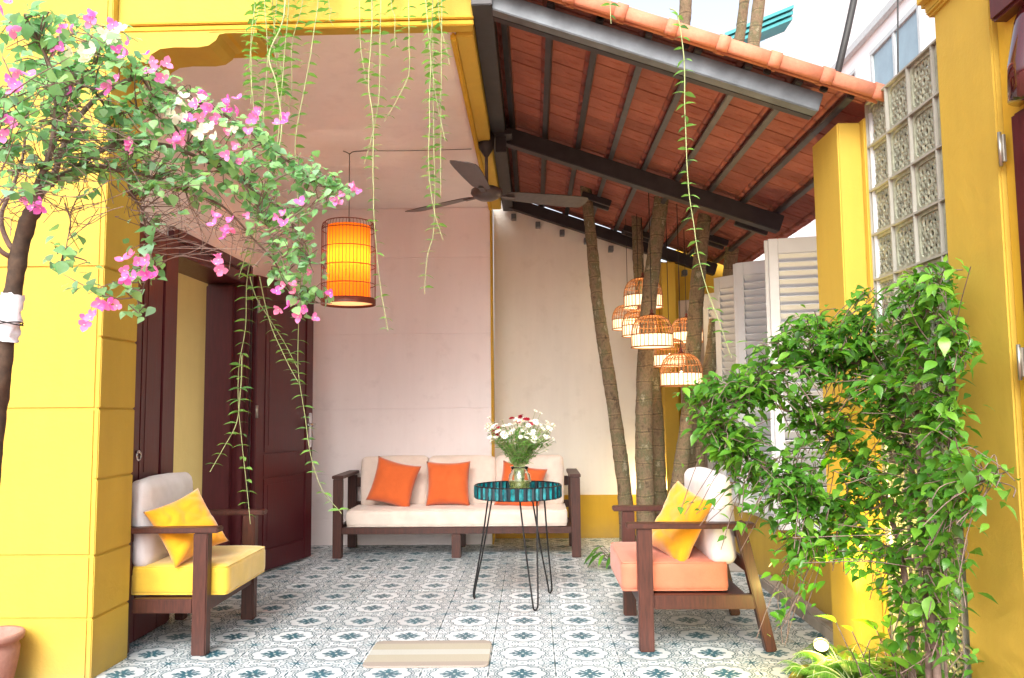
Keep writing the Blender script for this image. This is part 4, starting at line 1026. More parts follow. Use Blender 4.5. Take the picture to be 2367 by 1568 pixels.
trunk('slender ringed palm trunk leaning left in front of the cream wall', [(1452, 1262, 6.45), (1445, 1150, 6.45), (1432, 1040, 6.42), (1412, 900, 6.4), (1384, 720, 6.38), (1370, 590, 6.36), (1358, 470, 6.34), (1340, 330, 6.3)], .058, .040)
trunk('stout palm trunk behind the coral armchair running up past the lamps', [(1496, 1265, 6.2), (1492, 1150, 6.2), (1488, 1000, 6.2), (1492, 830, 6.18), (1500, 700, 6.1), (1515, 570, 6.05), (1532, 440, 5.95), (1560, 250, 5.8), (1580, 80, 5.7), (1588, -60, 5.6)], .070, .043)
trunk('mossy palm trunk standing tight against the stout one', [(1526, 1262, 6.5), (1524, 1150, 6.5), (1516, 950, 6.55), (1500, 780, 6.65), (1478, 640, 6.7), (1474, 560, 6.7), (1470, 450, 6.7)], .064, .042)
trunk('thick palm trunk right of the yellow column edge', [(1572, 1275, 6.3), (1576, 1150, 6.3), (1590, 1000, 6.25), (1600, 860, 6.2), (1608, 720, 6.15), (1618, 600, 6.1), (1640, 430, 6.0), (1700, 150, 5.7), (1728, -60, 5.5)], .074, .032)
trunk('palm trunk leaning right towards the white shutters', [(1600, 1275, 6.35), (1602, 1130, 6.35), (1620, 960, 6.3), (1645, 820, 6.35), (1652, 740, 6.4)], .085, .045)
trunk('fat palm trunk base rooted between the shutters and the chair', [(1560, 1285, 6.0), (1566, 1150, 6.02), (1582, 1020, 6.1), (1592, 930, 6.2)], .07, .045)
trunk('short visible palm trunk rising past the shutter tops through the tiles', [(1655, 1180, 6.75), (1665, 900, 6.72), (1684, 660, 6.7), (1696, 540, 6.65), (1706, 430, 6.6), (1730, 200, 6.5), (1750, 40, 6.4), (1762, -60, 6.35)], .062, .05)
# planting bed in the far corner
def bed(name, label, poly, z, mat, kerb, kr):
    t = thing(name, label, 'planter', (poly[0][0], poly[0][1], 0))
    n = len(poly); b = MB(); b.add([(x, y, z) for x, y in poly] + [(x, y, -.01) for x, y in poly], [list(range(n))] + [[i, (i + 1) % n, n + (i + 1) % n, n + i] for i in range(n)]); b.build('soil', M['soil'], t)
    b = MB(); pts = kerb; 
    for i in range(len(pts) - 1): b.bar((*pts[i], kr / 2), (*pts[i + 1], kr / 2), .06, kr, .008)
    b.build('kerb', mat, t); return t
arc = [(1.50 - .72 * math.cos(R(a)), 6.35 - .55 * math.sin(R(a)) + .0) for a in range(-60, 91, 15)]
bed('corner_bed', 'low concrete edged planting bed around the palm trunks', arc + [(1.51, 7.2)], .05, M['concrete'], arc, .07)

# ================================================================== FLOWER POT LEFT
pc = fl(-12, 1540); 
t = thing('flower_pot', 'brown clay pot cut off by the left edge beside the yellow pillar', 'pot', (pc.x, pc.y, -.02))
pc = Vector((at(-22, 1500, 3.42).x, 3.42, -.02))
t.location = pc
b = MB(); b.lathe([(0, 0), (.07, 0), (.085, .03), (.105, .15), (.108, .19), (.10, .215), (.12, .225), (.125, .245), (.118, .255), (.10, .25), (.095, .2), (0, .2)], pc, 36); b.build('pot_body', M['clay_pot'], t)

# ================================================================== BACKGROUND beyond the roof
t = thing('neighbour_house', 'white neighbouring house with pale framed window behind the tiled roof', 'house', (9, 16, 0))
b = MB(); b.box(6.0, 6.3, 9.0, 20.0, -.3, 12.0); b.build('wall', M['white_wall'], t)
p0 = atx(1940, 200, 5.99); p1 = atx(2062, 30, 5.99)
b = MB(); b.box(5.90, 5.999, 11.6, 17.6, 7.6, 7.75, .01); b.build('ledge', M['frame_w'], t)
for (ya, yb) in ((12.0, 13.8), (14.4, 16.2)):
    b = MB(); 
    for z_ in (5.4, 7.2): b.box(5.93, 5.999, ya, yb, z_, z_ + .08, .004)
    for y_ in (ya, (ya + yb) / 2 - .04, yb - .08): b.box(5.935, 5.999, y_, y_ + .08, 5.4, 7.2, .004)
    wf = b.build('window', M['frame_w'], t); b = MB(); b.box(5.97, 5.996, ya + .08, yb - .08, 5.48, 7.2); b.build('pane', M['glass_win'], wf)
t = thing('teal_roofed_house', 'house corner with teal sheet metal roof seen above the terracotta roof', 'house', (3.4, 12, 0))
q0 = at(1742, 78, 12.0); q1 = at(1822, 45, 12.0); q2 = at(1822, 110, 12.0)
b = MB(); b.box(q0.x - .6, q2.x, 12.05, 14, 0, q2.z + .05); b.build('wall', M['frame_w'], t)
for k in range(3):
    b = MB(); b.prism([(q0.x - .5, q0.z - .30 + .07 * k), (q1.x, q1.z - .10 + .07 * k), (q1.x, q1.z - .05 + .07 * k), (q0.x - .5, q0.z - .25 + .07 * k)], 11.8 - .04 * k, 12.2); b.build('roof_sheet', M['teal_roof'], t)
t = thing('utility_pole', 'dark leaning pole against the white sky', 'pole', at(1920, 300, 9.0))
b = MB(); b.tube([at(1905, 300, 9.0), at(1958, 75, 9.0), at(2000, -120, 9.0)], .04, 10); b.build('shaft', M['cable'], t)
t = thing('overhead_cable', 'thin black cable hanging down against the sky beside the block screen', 'cable', at(2076, 300, 8.0))
b = MB(); b.tube([at(2076, 320, 8.0), at(2075, -80, 8.0)], .009, 6); b.build('cable', M['cable'], t)
# ================================================================== HANGING VINES
vr = random.Random(5)
def vine(label, pts, Y, top=True, dens=1.0, lsz=.03, dy=0.0, rad=.0026):
    P3 = [at(x, y, Y + dy * i / max(1, len(pts) - 1)) for i, (x, y) in enumerate(pts)]
    if top: P3 = [Vector((P3[0].x, 3.575 if P3[0].x < -.2 else Y, 3.96 if P3[0].x < -.2 else P3[0].z + .3)), Vector((P3[0].x, Y + .04, P3[0].z + .35))] + P3
    sp = spline(P3, 10)
    for v in sp[1:]: v += mnoise.noise_vector(v * 6) * .004
    base = sp[0].copy(); t = thing('hanging_vine', label, 'vine', base, 'leafy vines trailing down from the balcony')
    n = len(sp); b = MB(); b.tube(sp, [rad * (1 - .55 * i / n) for i in range(n)], 5, False); b.build('stem', M['twig_green'], t)
    lp, ld, ln, ls = [], [], [], []; acc = 0
    L = sum((sp[i + 1] - sp[i]).length for i in range(n - 1)); s = 0; step = .047 / dens
    for i in range(n - 1):
        seg = sp[i + 1] - sp[i]; l = seg.length; acc += l; s += l
        while acc > step:
            acc -= step; p = sp[i + 1] - seg.normalized() * acc; dn = seg.normalized()
            side = Vector((vr.gauss(0, .35) + 1, vr.gauss(0, .5), 0)).normalized()
            for sg in (-1, 1):
                if vr.random() < .1: continue
                d = side * sg + Vector((0, 0, vr.uniform(-.1, .45))); f_ = 1 - .5 * s / L
                lp.append(p); ld.append(d); ln.append(Vector((vr.gauss(0, .3), vr.gauss(0, .3), 1))); ls.append(lsz * 1.35 * vr.uniform(.7, 1.15) * (.6 + .5 * f_))
    leaf_mass('leaf', T_VINE, lp, ld, ln, ls, M['leaf_v'], t); return t
vine('longest vine, trailing in front of the maroon door down to the arm of the sofa', [(735, 0), (718, 120), (704, 200), (683, 330), (687, 440), (694, 560), (692, 700), (690, 850), (704, 960), (716, 1045), (745, 1130), (790, 1188)], 3.4, lsz=.034)
vine('vine ending in front of the yellow armchair seat beside the door', [(668, 0), (655, 150), (640, 330), (612, 450), (588, 560), (572, 640), (567, 760), (551, 860), (553, 960), (565, 1080), (579, 1212)], 3.3, lsz=.034)
vine('vine curving left in front of the dark door jamb', [(560, 820), (556, 900), (548, 975), (520, 1030), (486, 1090)], 3.3, top=False, lsz=.034)
vine('slanting vine crossing the maroon door panel to meet the longest vine', [(600, 640), (612, 700), (632, 770), (660, 830), (690, 885)], 3.35, top=False)
vine('second slanting vine starting above the maroon door leaf', [(578, 640), (594, 690), (622, 735), (655, 790), (688, 850)], 3.38, top=False)
vine('thick pale stemmed vine bending through the bougainvillea to the door top', [(660, 0), (650, 60), (622, 130), (640, 200), (650, 290), (636, 390), (610, 480), (575, 570), (553, 640)], 3.25, lsz=.03, rad=.0042)
vine('vine hanging just right of the orange lantern', [(860, 0), (860, 60), (856, 125), (852, 200), (862, 290), (862, 440), (868, 560), (880, 660), (897, 766)], 3.4, lsz=.030, rad=.0032)
vine('short vine at the ceiling left of the one past the lantern', [(831, 0), (833, 100), (840, 150), (846, 200)], 3.45)
vine('vine with darker leaves curling left below the balcony edge', [(946, 0), (946, 100), (943, 175), (915, 235), (888, 282)], 3.45)
vine('slim vine ending above the lantern cord', [(880, 40), (878, 160), (874, 240), (858, 320), (842, 378)], 3.42)
vine('vine ending beside the raised fan blade', [(1001, 0), (994, 115), (1004, 200), (1019, 280), (1029, 325)], 3.4, dens=1.2)
vine('straight vine passing in front of the left fan blade tip', [(1021, 20), (1019, 150), (1019, 300), (1017, 400), (1018, 452)], 3.42)
vine('vine continuing below the left fan blade to a thin tip', [(985, 0), (994, 140), (992, 280), (990, 390), (1001, 476), (1024, 556)], 3.38, dens=1.1)
vine('faint vine dangling lowest on the bare pink wall', [(1000, 30), (1002, 300), (1004, 516), (988, 590), (981, 680)], 3.45, dens=.9)
vine('short leafy vine nearest the yellow beam corner', [(1013, 0), (1018, 60), (1030, 110), (1038, 147)], 3.42, dens=1.2)
vine('vine hanging alone in front of the tiled roof, ending by the white shutters', [(1548, 20), (1566, 36), (1580, 120), (1582, 250), (1590, 400), (1600, 500), (1620, 620), (1660, 740), (1692, 828)], 3.2, lsz=.032, top=False, rad=.003)
vine('tiny vine tip over the grey front rafter', [(1412, -40), (1410, 0), (1413, 55)], 3.2, top=False)
for k, (xa, ya, xb, yb, lab) in enumerate(((590, 0, 580, 240, 'leftmost vine of the tangle by the carved bracket'), (612, 0, 606, 330, 'densest vine of the tangle by the carved bracket'), (640, 0, 632, 260, 'middle vine of the tangle right of the carved bracket'),
    (630, 0, 660, 230, 'vine crossing diagonally within the tangle near the bracket'), (700, 0, 662, 290, 'vine slanting out of the tangle towards the right'), (600, 0, 570, 370, 'vine of the tangle reaching down into the pink flowers'), (760, 0, 770, 60, 'stubby vine poking over the balcony edge'), (905, 0, 915, 110, 'small vine between the two long ones at the balcony edge'))):
    vine(lab, [(xa, ya), ((xa + xb) / 2 + vr.uniform(-12, 12), (ya + yb) * .35), ((xa + xb) / 2 + vr.uniform(-12, 12), (ya + yb) * .7), (xb, yb)], 3.3 + .03 * k, dens=1.35, lsz=.036 if k < 6 else .028)

# ================================================================== BOUGAINVILLEA
br = random.Random(21)
def BY(x): return 2.35 + .9 * max(0, x) / 800
t = thing('bougainvillea_tree', 'bougainvillea tree with pink and white blossoms arching in from the left', 'tree', at(-5, 900, 2.38))
b = MB()
TR = [(-62, 1850, 2.42), (-55, 1600, 2.42), (-34, 1250, 2.41), (-24, 1100, 2.40), (-8, 950, 2.40), (2, 880, 2.38), (14, 780, 2.38), (28, 690, 2.38), (38, 620, 2.38), (50, 560, 2.38), (66, 510, 2.38), (80, 480, 2.38)]
sp = spline([at(*p) for p in TR], 6); nn = len(sp)
b.tube(sp, [.030 - .008 * i / nn + .003 * mnoise.noise(Vector((i * .5, 0, 0))) for i in range(nn)], 12)
for v in b.v: v += mnoise.noise_vector(v * 22) * .004
b.build('trunk', M['trunk_b'], t)
b = MB(); BR = []
GU = [
 ([(80, 482), (88, 430), (120, 340), (130, 230), (110, 130), (60, 40)], .018),
 ([(80, 482), (118, 430), (190, 380), (290, 330), (420, 350), (560, 420), (660, 500), (720, 610)], .017),
 ([(118, 430), (150, 330), (230, 220), (330, 180), (450, 235), (560, 290), (650, 360), (735, 425), (800, 445)], .014),
 ([(45, 590), (18, 560), (6, 500), (28, 430), (60, 330), (40, 210)], .013),
 ([(30, 600), (-10, 560), (-20, 420), (-10, 250)], .012),
 ([(150, 330), (160, 240), (220, 140), (240, 60)], .010),
 ([(190, 380), (300, 400), (430, 440), (540, 500), (620, 590), (690, 690), (765, 700)], .009),
 ([(290, 440), (330, 480), (342, 540), (352, 600), (325, 690), (325, 735)], .005),
 ([(320, 690), (280, 690), (230, 690), (205, 735)], .004),
 ([(150, 470), (165, 520), (150, 570), (130, 630)], .004),
 ([(560, 420), (620, 520), (650, 600), (690, 740)], .006),
 ([(130, 230), (200, 200), (260, 260), (330, 250), (400, 300)], .009),
 ([(330, 180), (380, 260), (430, 330), (500, 380)], .008),
]
for pts, r_ in GU:
    dy = br.uniform(-.12, .12); sp = spline([at(x, y, BY(x) + dy * min(1, i / 3)) for i, (x, y) in enumerate(pts)], 7); nn = len(sp)
    for v in sp[2:]: v += mnoise.noise_vector(v * 8) * .012
    b.tube(sp, [r_ * .72 * (1 - .75 * i / nn) for i in range(nn)], 7, False); BR += sp[3:]
b.build('branch', M['twig'], t)
REG = [ # polygon, weight (twigs), leaves per twig
 ([(0, 40), (120, 20), (240, 70), (330, 100), (370, 160), (340, 300), (300, 450), (130, 455), (0, 380)], 215, 5),
 ([(330, 130), (400, 170), (520, 250), (600, 270), (560, 470), (430, 480), (300, 450)], 125, 5),
 ([(560, 300), (640, 330), (740, 385), (770, 470), (730, 480), (700, 560), (600, 520), (540, 450)], 64, 5),
 ([(590, 480), (700, 540), (740, 620), (770, 700), (690, 740), (620, 640)], 48, 5),
 ([(730, 400), (810, 420), (800, 480), (740, 480)], 14, 5),
 ([(270, 480), (370, 500), (370, 740), (310, 750), (280, 690)], 16, 5),
 ([(110, 560), (190, 560), (190, 640), (120, 640)], 6, 6), ([(190, 610), (260, 610), (260, 690), (200, 690)], 3, 4)]
def inpoly(x, y, P):
    c = False; j = len(P) - 1
    for i in range(len(P)):
        if (P[i][1] > y) != (P[j][1] > y) and x < (P[j][0] - P[i][0]) * (y - P[i][1]) / (P[j][1] - P[i][1]) + P[i][0]: c = not c
        j = i
    return c
def samp(P, rr_):
    xs = [p[0] for p in P]; ys = [p[1] for p in P]
    while True:
        x = rr_.uniform(min(xs), max(xs)); y = rr_.uniform(min(ys), max(ys))
        if inpoly(x, y, P): return x, y
BRn = np.array(BR); tw = MB(); lp, ld, ln, ls = [], [], [], []
for P, N, LN in REG:
    for _ in range(N):
        x, y = samp(P, br); e = at(x, y, BY(x) + br.gauss(0, .16)); ds = np.linalg.norm(BRn - np.array(e), axis=1); k = int(np.argsort(ds)[br.randint(0, 5)]); s0 = Vector(BRn[k])
        mid = s0.lerp(e, .5) + Vector((br.gauss(0, .02), br.gauss(0, .02), br.uniform(-.01, .04)))
        sp = spline([s0, mid, e], 4); tw.tube(sp, [.0026, .0025, .0023, .002, .0019, .0017, .0015, .0013, .001], 4, False)
        for q in range(LN):
            u = br.uniform(.35, 1.0); p = sp[min(8, int(u * 8))] + Vector((br.gauss(0, .016), br.gauss(0, .016), br.gauss(0, .014)))
            lp.append(p); ld.append((br.gauss(0, .8), br.gauss(0, .8) - .2, br.gauss(-.35, .5))); ln.append((br.gauss(0, .5), br.gauss(0, .5) - .55, 1.0)); ls.append(br.uniform(.024, .047))
for _ in range(330):   # bare tangled twigs
    x, y = samp([(0, 200), (200, 250), (420, 380), (600, 540), (560, 640), (300, 500), (120, 480), (0, 560)], br)
    e = at(x, y, BY(x) + br.gauss(0, .12)); ds = np.linalg.norm(BRn - np.array(e), axis=1); s0 = Vector(BRn[int(np.argsort(ds)[br.randint(0, 12)])])
    tw.tube(spline([s0, s0.lerp(e, .5) + Vector((br.gauss(0, .03), br.gauss(0, .03), br.gauss(0, .03))), e + Vector((.03, 0, -.02))], 4), .0013, 4, False)
tw.build('twig', M['twig'], t, kind='stuff')
order = sorted(range(len(lp)), key=lambda i: -(ls[i] / lp[i][1]) - (.003 * br.random()))
A = order[:300]; B_ = order[300:]
pick = lambda ar, idx: [ar[i] for i in idx]
lm = [tpl_mesh('leaf', T_HEART, M['leaf_bo']), tpl_mesh('leaf', leaf_tpl([.03, .32, .44, .42, .30, .14, .005], .15, .45), M['leaf_bo'])]
leaf_objs('leaf', lm, pick(lp, A), pick(ld, A), pick(ln, A), pick(ls, A), t)
leaf_mass('foliage', T_HEART, pick(lp, B_), pick(ld, B_), pick(ln, B_), pick(ls, B_), M['leaf_b'], t)
# blossoms: three papery bracts round tiny tubes
def blossom(mat):
    m = MB()
    for k in range(3):
        a = R(120 * k); c_, s_ = math.cos(a), math.sin(a)
        tv, tf = leaf_tpl([.04, .34, .46, .44, .28, .01], .35, -.45)
        m.add([(c_ * y - s_ * x, s_ * y + c_ * x, z + .12 * y) for x, y, z in tv], [list(f) for f in tf], True)
    for k in range(2): m.tube([(0, 0, 0), (.08 * (k * 2 - 1), .05, .3)], .03, 5, mi=1)
    m.ring((.08, .05, .3), .05, .025, 6, 4, mi=1)
    return m.mesh('blossom', [mat, M['petal_w']])
bp, bw = blossom(M['petal_p']), blossom(M['petal_w'])
PK = [(5, 12, 3), (35, 190, 5), (8, 285, 3), (90, 472, 3), (225, 48, 3), (150, 66, 3), (130, 122, 3), (262, 200, 3), (290, 112, 3), (356, 150, 4), (388, 186, 3), (310, 336, 2), (300, 596, 4), (356, 615, 4), (283, 642, 3), (245, 700, 4), (206, 742, 4), (370, 335, 1), (470, 226, 3), (500, 258, 4), (530, 252, 3), (550, 285, 3), (474, 272, 2), (652, 260, 2), (532, 350, 2), (410, 325, 2), (495, 512, 2), (520, 532, 3), (566, 512, 1), (505, 606, 4), (660, 662, 3), (670, 710, 3), (700, 738, 3), (806, 436, 2), (780, 470, 2), (776, 680, 1), (676, 462, 1), (655, 492, 2), (600, 256, 1), (720, 645, 1), (590, 258, 1), (165, 215, 1), (30, 80, 1), (430, 300, 1)]
WK = [(268, 72, 4), (202, 126, 4), (432, 228, 5), (412, 270, 4), (478, 302, 3), (214, 142, 2), (528, 296, 2)]
for lst, me in ((PK, bp), (WK, bw)):
    for (x, y, c) in lst:
        for q in range(c + (1 if c > 1 else 0)):
            sg = 8 + 4 * math.sqrt(c); p = at(x + br.gauss(0, sg), y + br.gauss(0, sg * .8), BY(x) - .14 + br.gauss(0, .03))
            d = Vector((br.gauss(0, .6), -1 + br.gauss(0, .4), br.gauss(.1, .6))); q4 = d.to_track_quat('Z', 'Y').to_matrix().to_4x4() @ Matrix.Rotation(br.uniform(0, 6), 4, 'Z'); q4.translation = p
            inst('blossom', me, t, None, mw=q4 @ Matrix.Scale(br.uniform(.016, .026), 4))
# plastic wrap round the trunk
t = thing('trunk_wrap', 'crumpled white plastic wrap tied round the bougainvillea trunk', 'wrap', at(26, 735, 2.38))
b = MB(); wp = spline([at(14, 790, 2.38), at(20, 740, 2.38), at(30, 680, 2.38)], 6); b.tube(wp, [.034, .031, .035, .033, .030, .032, .034, .032, .031, .033, .034, .033, .031], 16, False)
for v in b.v: v += mnoise.noise_vector(v * 55) * .009 + mnoise.noise_vector(v * 130) * .003
b.build('plastic_sheet', M['plastic'], t)
b = MB(); b.ring(at(19, 745, 2.38), .040, .002, 20, 5, Matrix.Rotation(R(15), 3, 'Y')); b.ring(at(18, 752, 2.38), .040, .002, 20, 5, Matrix.Rotation(R(-12), 3, 'Y')); b.build('tie', M['cable'], t)

# ================================================================== RIGHT CLIMBER
cr = random.Random(33)
cb = Vector((1.40, 3.02, .0))
t = thing('leafy_climber', 'large glossy green climbing shrub in front of the pierced block screen', 'shrub', cb)
def CY(x): return min(3.42, 2650 / max(1, x - 1233))
stm = MB(); ST = []
GS = [[(2150, 1600), (2140, 1300), (2110, 1100), (2060, 900), (1960, 800), (1840, 760)], [(2170, 1600), (2150, 1350), (2130, 1150), (2120, 950), (2130, 780), (2170, 640)],
      [(2110, 1600), (2100, 1400), (2060, 1200), (1960, 1050), (1820, 950), (1680, 900), (1600, 930)], [(2140, 1400), (2090, 1180), (1980, 1180), (1860, 1150), (1740, 1060), (1650, 1000)],
      [(2130, 1250), (2190, 1100), (2200, 950), (2200, 800)], [(2120, 1300), (2040, 1260), (1920, 1240), (1850, 1270)], [(2190, 1600), (2180, 1400), (2200, 1200), (2260, 1120), (2330, 1090)], [(2120, 950), (2030, 860), (1900, 830), (1790, 860), (1700, 930)]]
for k, pts in enumerate(GS):
    dy = cr.uniform(-.22, -.04); sp = spline([at(x, y, CY(x) + dy) for x, y in pts], 7); nn = len(sp)
    r_ = .014 if k < 3 else .006
    stm.tube(sp, [r_ * (1 - .7 * i / nn) for i in range(nn)], 6, False); ST += sp[4:]
stm.build('stem', M['twig'], t)
STn = np.array(ST); tw = MB(); lp, ld, ln, ls = [], [], [], []
RG = [([(1790, 745), (1900, 715), (2020, 655), (2120, 640), (2210, 700), (2225, 800), (2215, 1000), (2100, 1010), (1900, 1000), (1700, 1000), (1640, 980), (1690, 860), (1740, 800)], 390, 7), ([(1830, 760), (2080, 720), (2100, 1330), (1880, 1330)], 170, 6),
      ([(1580, 900), (1660, 850), (1760, 880), (1720, 1130), (1640, 1060)], 70, 7), ([(1640, 1000), (2230, 1000), (2230, 1250), (2050, 1260), (1830, 1300), (1700, 1180)], 240, 7),
      ([(2080, 600), (2190, 600), (2200, 700), (2050, 690)], 26, 6), ([(1740, 1120), (1960, 1120), (1950, 1330), (1800, 1330)], 75, 6), ([(1580, 880), (1720, 840), (1740, 1000), (1610, 1060)], 40, 6), ([(1960, 1230), (2230, 1250), (2250, 1560), (2060, 1560)], 95, 5),
      ([(2200, 780), (2260, 800), (2250, 880), (2210, 920)], 6, 4), ([(2220, 1080), (2360, 1080), (2350, 1180), (2240, 1190)], 7, 3), ([(1560, 1150), (1640, 1150), (1640, 1200), (1560, 1190)], 4, 4), ([(1600, 1200), (1720, 1180), (1740, 1280), (1680, 1290)], 7, 4), ([(1740, 1440), (1860, 1420), (1860, 1500), (1740, 1490)], 10, 4), ([(2200, 590), (2250, 590), (2250, 630), (2200, 620)], 2, 2)]
for P, N, LN in RG:
    for _ in range(N):
        x, y = samp(P, cr); Y = CY(x) - .05 - abs(cr.gauss(0, .17)); e = at(x, y, Y); ds = np.linalg.norm(STn - np.array(e), axis=1); s0 = Vector(STn[int(np.argsort(ds)[cr.randint(0, 6)])])
        mid = s0.lerp(e, .5) + Vector((cr.gauss(0, .02), cr.gauss(0, .02), cr.uniform(0, .05)))
        sp = spline([s0, mid, e], 4); tw.tube(sp, .0017, 4, False)
        for q in range(LN):
            p = sp[min(8, int(cr.uniform(.35, 1) * 8))] + Vector((cr.gauss(0, .024), cr.gauss(0, .024), cr.gauss(0, .018)))
            if p.x > 1.47 and p.y > 2.5: p.x = 1.47
            lp.append(p); ld.append((cr.gauss(-.35, .9), cr.gauss(-.3, .6), cr.gauss(-.2, .25))); ln.append((cr.gauss(0, .3), cr.gauss(-.12, .3), 1)); ls.append(.022 + .044 * cr.random() ** 1.4)
tw.build('twig', M['twig'], t, kind='stuff')
order = sorted(range(len(lp)), key=lambda i: lp[i][1] - 4 * ls[i] + .2 * cr.random()); A = order[:300]; B_ = order[300:]
lm = [tpl_mesh('leaf', T_OVAL, M['leaf_ro']), tpl_mesh('leaf', leaf_tpl([.02, .20, .30, .26, .12, .005], .15, .5), M['leaf_ro'])]
leaf_objs('leaf', lm, pick(lp, A), pick(ld, A), pick(ln, A), pick(ls, A), t)
leaf_mass('foliage', T_OVAL, pick(lp, B_), pick(ld, B_), pick(ln, B_), pick(ls, B_), M['leaf_r'], t)
# near planting bed, rim, ferns, garden spot
nb = [(1.06, 3.40), (1.13, 3.54), (1.32, 3.60), (1.50, 3.58), (1.50, 2.93), (1.5, 2.5), (.9, 2.5), (.98, 3.1)]
bed('near_bed', 'yellow rimmed planting bed at the foot of the leafy climber', nb, .03, M['yellow'], [(.9, 2.5), (.98, 3.1), (1.02, 3.35), (1.11, 3.52), (1.30, 3.60)], .06)
SPc0 = at(1898, 1494, 3.50)
def fern(label, c, n, L0, seed):
    fr_ = random.Random(seed); t = thing('fern', label, 'fern', c); b = MB(); lp, ld, ln, ls = [], [], [], []
    for k in range(n):
        a = fr_.uniform(0, 6.28); L = L0 * fr_.uniform(.7, 1.15); d = Vector((math.cos(a), math.sin(a), 0))
        pts = [c + d * (L * u * .75) + Vector((0, 0, L * (1.15 * u - .85 * u * u) * fr_.uniform(.95, 1.05))) for u in (0, .2, .4, .6, .8, 1.0)]
        sp = spline(pts, 8); b.tube(sp, .0016, 4, False); s_ = Vector((-d.y, d.x, 0))
        for i in range(3, len(sp)):
            for q in range(1):
                for sg in (-1, 1):
                    u = i / len(sp); lp.append(sp[i]); ld.append(s_ * sg + d * .35 + Vector((0, 0, -.1))); ln.append(Vector((0, 0, 1)) + d * .2); ls.append(L * .2 * math.sin(min(1, (1 - u) * 1.25 + .08) * 1.57) * fr_.uniform(.85, 1.1))
    b.build('rib', M['twig_green'], t); leaf_mass('frond', T_FERN, lp, ld, ln, ls, M['fern'], t)
fern('bright green fern lit by the garden spotlight', Vector((1.25, 3.42, .04)), 26, .26, 1)
fern('fern spilling over the yellow rim left of the garden spotlight', Vector((1.12, 3.36, .04)), 22, .22, 2)
fern('shaded fern under the climber close to the block screen', Vector((1.38, 3.2, .04)), 24, .3, 3)
fern('fern at the bottom edge below the garden spotlight', Vector((1.22, 3.2, .04)), 22, .24, 4)
fern('small fern half covering the garden spotlight', Vector((SPc0.x + .02, 3.38, .03)), 18, .15, 9)
# broad dark leaves around bed
br2 = random.Random(4); lp, ld, ln, ls = [], [], [], []
t = thing('foliage_plant', 'dark broad leaved plant at the bottom right under the climber', 'plant', (1.38, 3.0, .03)); b = MB()
for k in range(80):
    c = Vector((1.36 + br2.uniform(-.14, .1), 3.05 + br2.uniform(-.35, .3), .04)); a = br2.uniform(0, 6.28); d = Vector((math.cos(a) * .7, math.sin(a) * .7, br2.uniform(.5, 1.6))).normalized(); L = br2.uniform(.08, .28)
    b.tube([c, c + d * L], .0025, 4, False); lp.append(c + d * L); ld.append((d.x, d.y, d.z * .3)); ln.append((0, 0, 1)); ls.append(br2.uniform(.05, .11))
b.build('stem', M['twig'], t); leaf_objs('leaf', lm, lp, [tuple(v) for v in ld], ln, ls, t)
t = thing('low_plant', 'small dark green plant with drooping leaves beside the bed kerb behind the coral chair', 'plant', (.95, 6.1, .03)); b = MB(); lp, ld, ln, ls = [], [], [], []
pc_ = at(1415, 1265, 5.95)
for k in range(16):
    c = Vector((pc_.x + br2.uniform(-.04, .04), 5.95, .05)); a = R(br2.uniform(90, 300)); d = Vector((math.cos(a), math.sin(a) * .6, br2.uniform(.4, 1.2))).normalized(); L = br2.uniform(.06, .16)
    b.tube([c, c + d * L], .0022, 4, False); lp.append(c + d * L); ld.append((d.x, d.y, -.25)); ln.append((0, -.3, 1)); ls.append(br2.uniform(.09, .15))
b.build('stem', M['twig'], t); leaf_objs('leaf', [tpl_mesh('leaf', T_NARROW, M['leaf_ro'])], lp, ld, ln, ls, t)

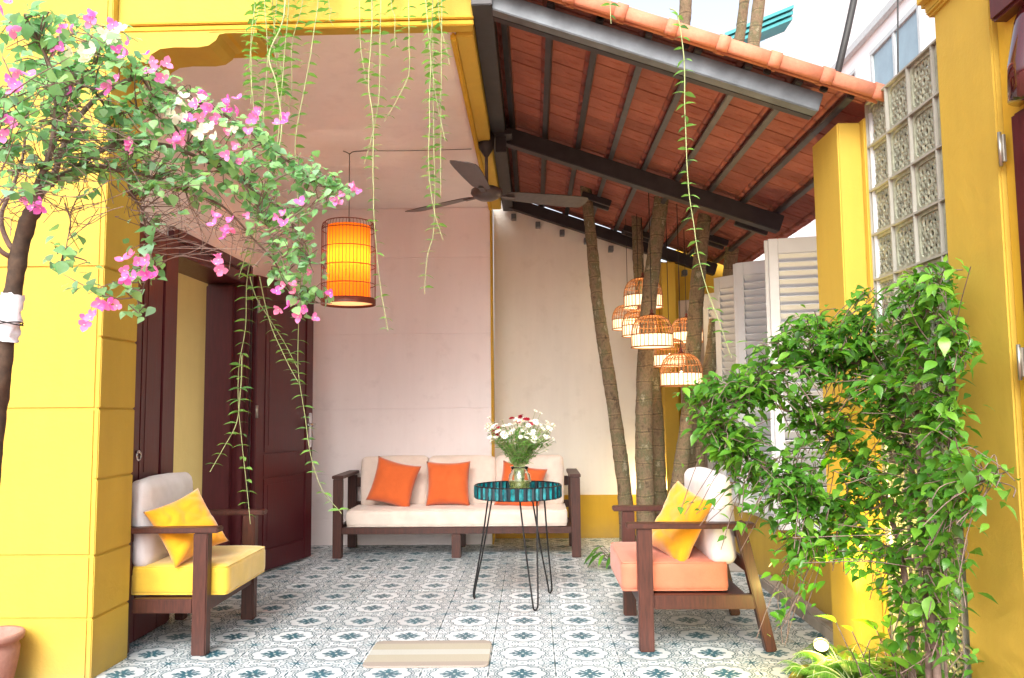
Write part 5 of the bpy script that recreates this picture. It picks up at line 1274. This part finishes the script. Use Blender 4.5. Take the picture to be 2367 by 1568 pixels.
SPc = at(1898, 1494, 3.50)
t = thing('garden_spotlight', 'lit garden spotlight glaring among the ferns beside the right column', 'spotlight', (SPc.x, SPc.y, .03))
ax = Vector((-.25, -.75, .85)).normalized().to_track_quat('Z', 'Y').to_matrix()
b = MB(); b.lathe([(.0, -.07), (.022, -.065), (.030, 0), (.033, .012), (.030, .013), (.026, .0)], SPc, 20, ax=ax); b.build('housing', M['black_wire'], t)
b = MB(); b.lathe([(0, .004), (.015, .0035), (.026, .0)], SPc, 20, ax=ax); b.build('lens', M['spot_lens'], t)
b = MB(); b.tube([(SPc.x, SPc.y + .03, 0), SPc - ax @ Vector((0, 0, .05))], .006, 6); b.build('spike', M['black_wire'], t)
def plight(n_, loc, e, col, size=.03):
    pl = bpy.data.lights.new(n_, 'POINT'); pl.energy = e; pl.color = col; pl.shadow_soft_size = size; po = bpy.data.objects.new(n_, pl); COL.objects.link(po); po.location = loc
    return po
pl = bpy.data.lights.new('garden_spot_light', 'SPOT'); pl.energy = 45; pl.color = (1, .76, .26); pl.spot_size = R(95); pl.spot_blend = .7; pl.shadow_soft_size = .03
po = bpy.data.objects.new('garden_spot_light', pl); COL.objects.link(po); po.parent = t; po.location = SPc + Vector((0, 0, .03)) - wloc(t)
p2 = bpy.data.lights.new('garden_spot_spill', 'POINT'); p2.energy = 5; p2.color = (1, .74, .22); p2.shadow_soft_size = .02
p2o = bpy.data.objects.new('garden_spot_spill', p2); COL.objects.link(p2o); p2o.parent = t; p2o.location = SPc + Vector((.0, -.05, .06)) - wloc(t)
po.rotation_euler = Vector((-.22, -.12, -1)).to_track_quat('Z', 'Y').to_euler()
up = Vector((1.105, 7.22, .42))
t = thing('uplight', 'small lit uplight at the foot of the far yellow column', 'uplight', up - Vector((0, 0, .04)))
b = MB(); b.lathe([(0, 0), (.025, 0), (.03, .03), (.026, .03)], up - Vector((0, 0, .045)), 16); b.build('housing', M['black_wire'], t)
b = MB(); b.lathe([(0, 0), (.025, .0)], up - Vector((0, 0, .018)), 16); b.build('lens', M['spot_lens'], t)
po = plight('column_uplight', up + Vector((0, -.01, .03)), 5, (1, .78, .42)); po.parent = t; po.location = Vector(po.location) - wloc(t)
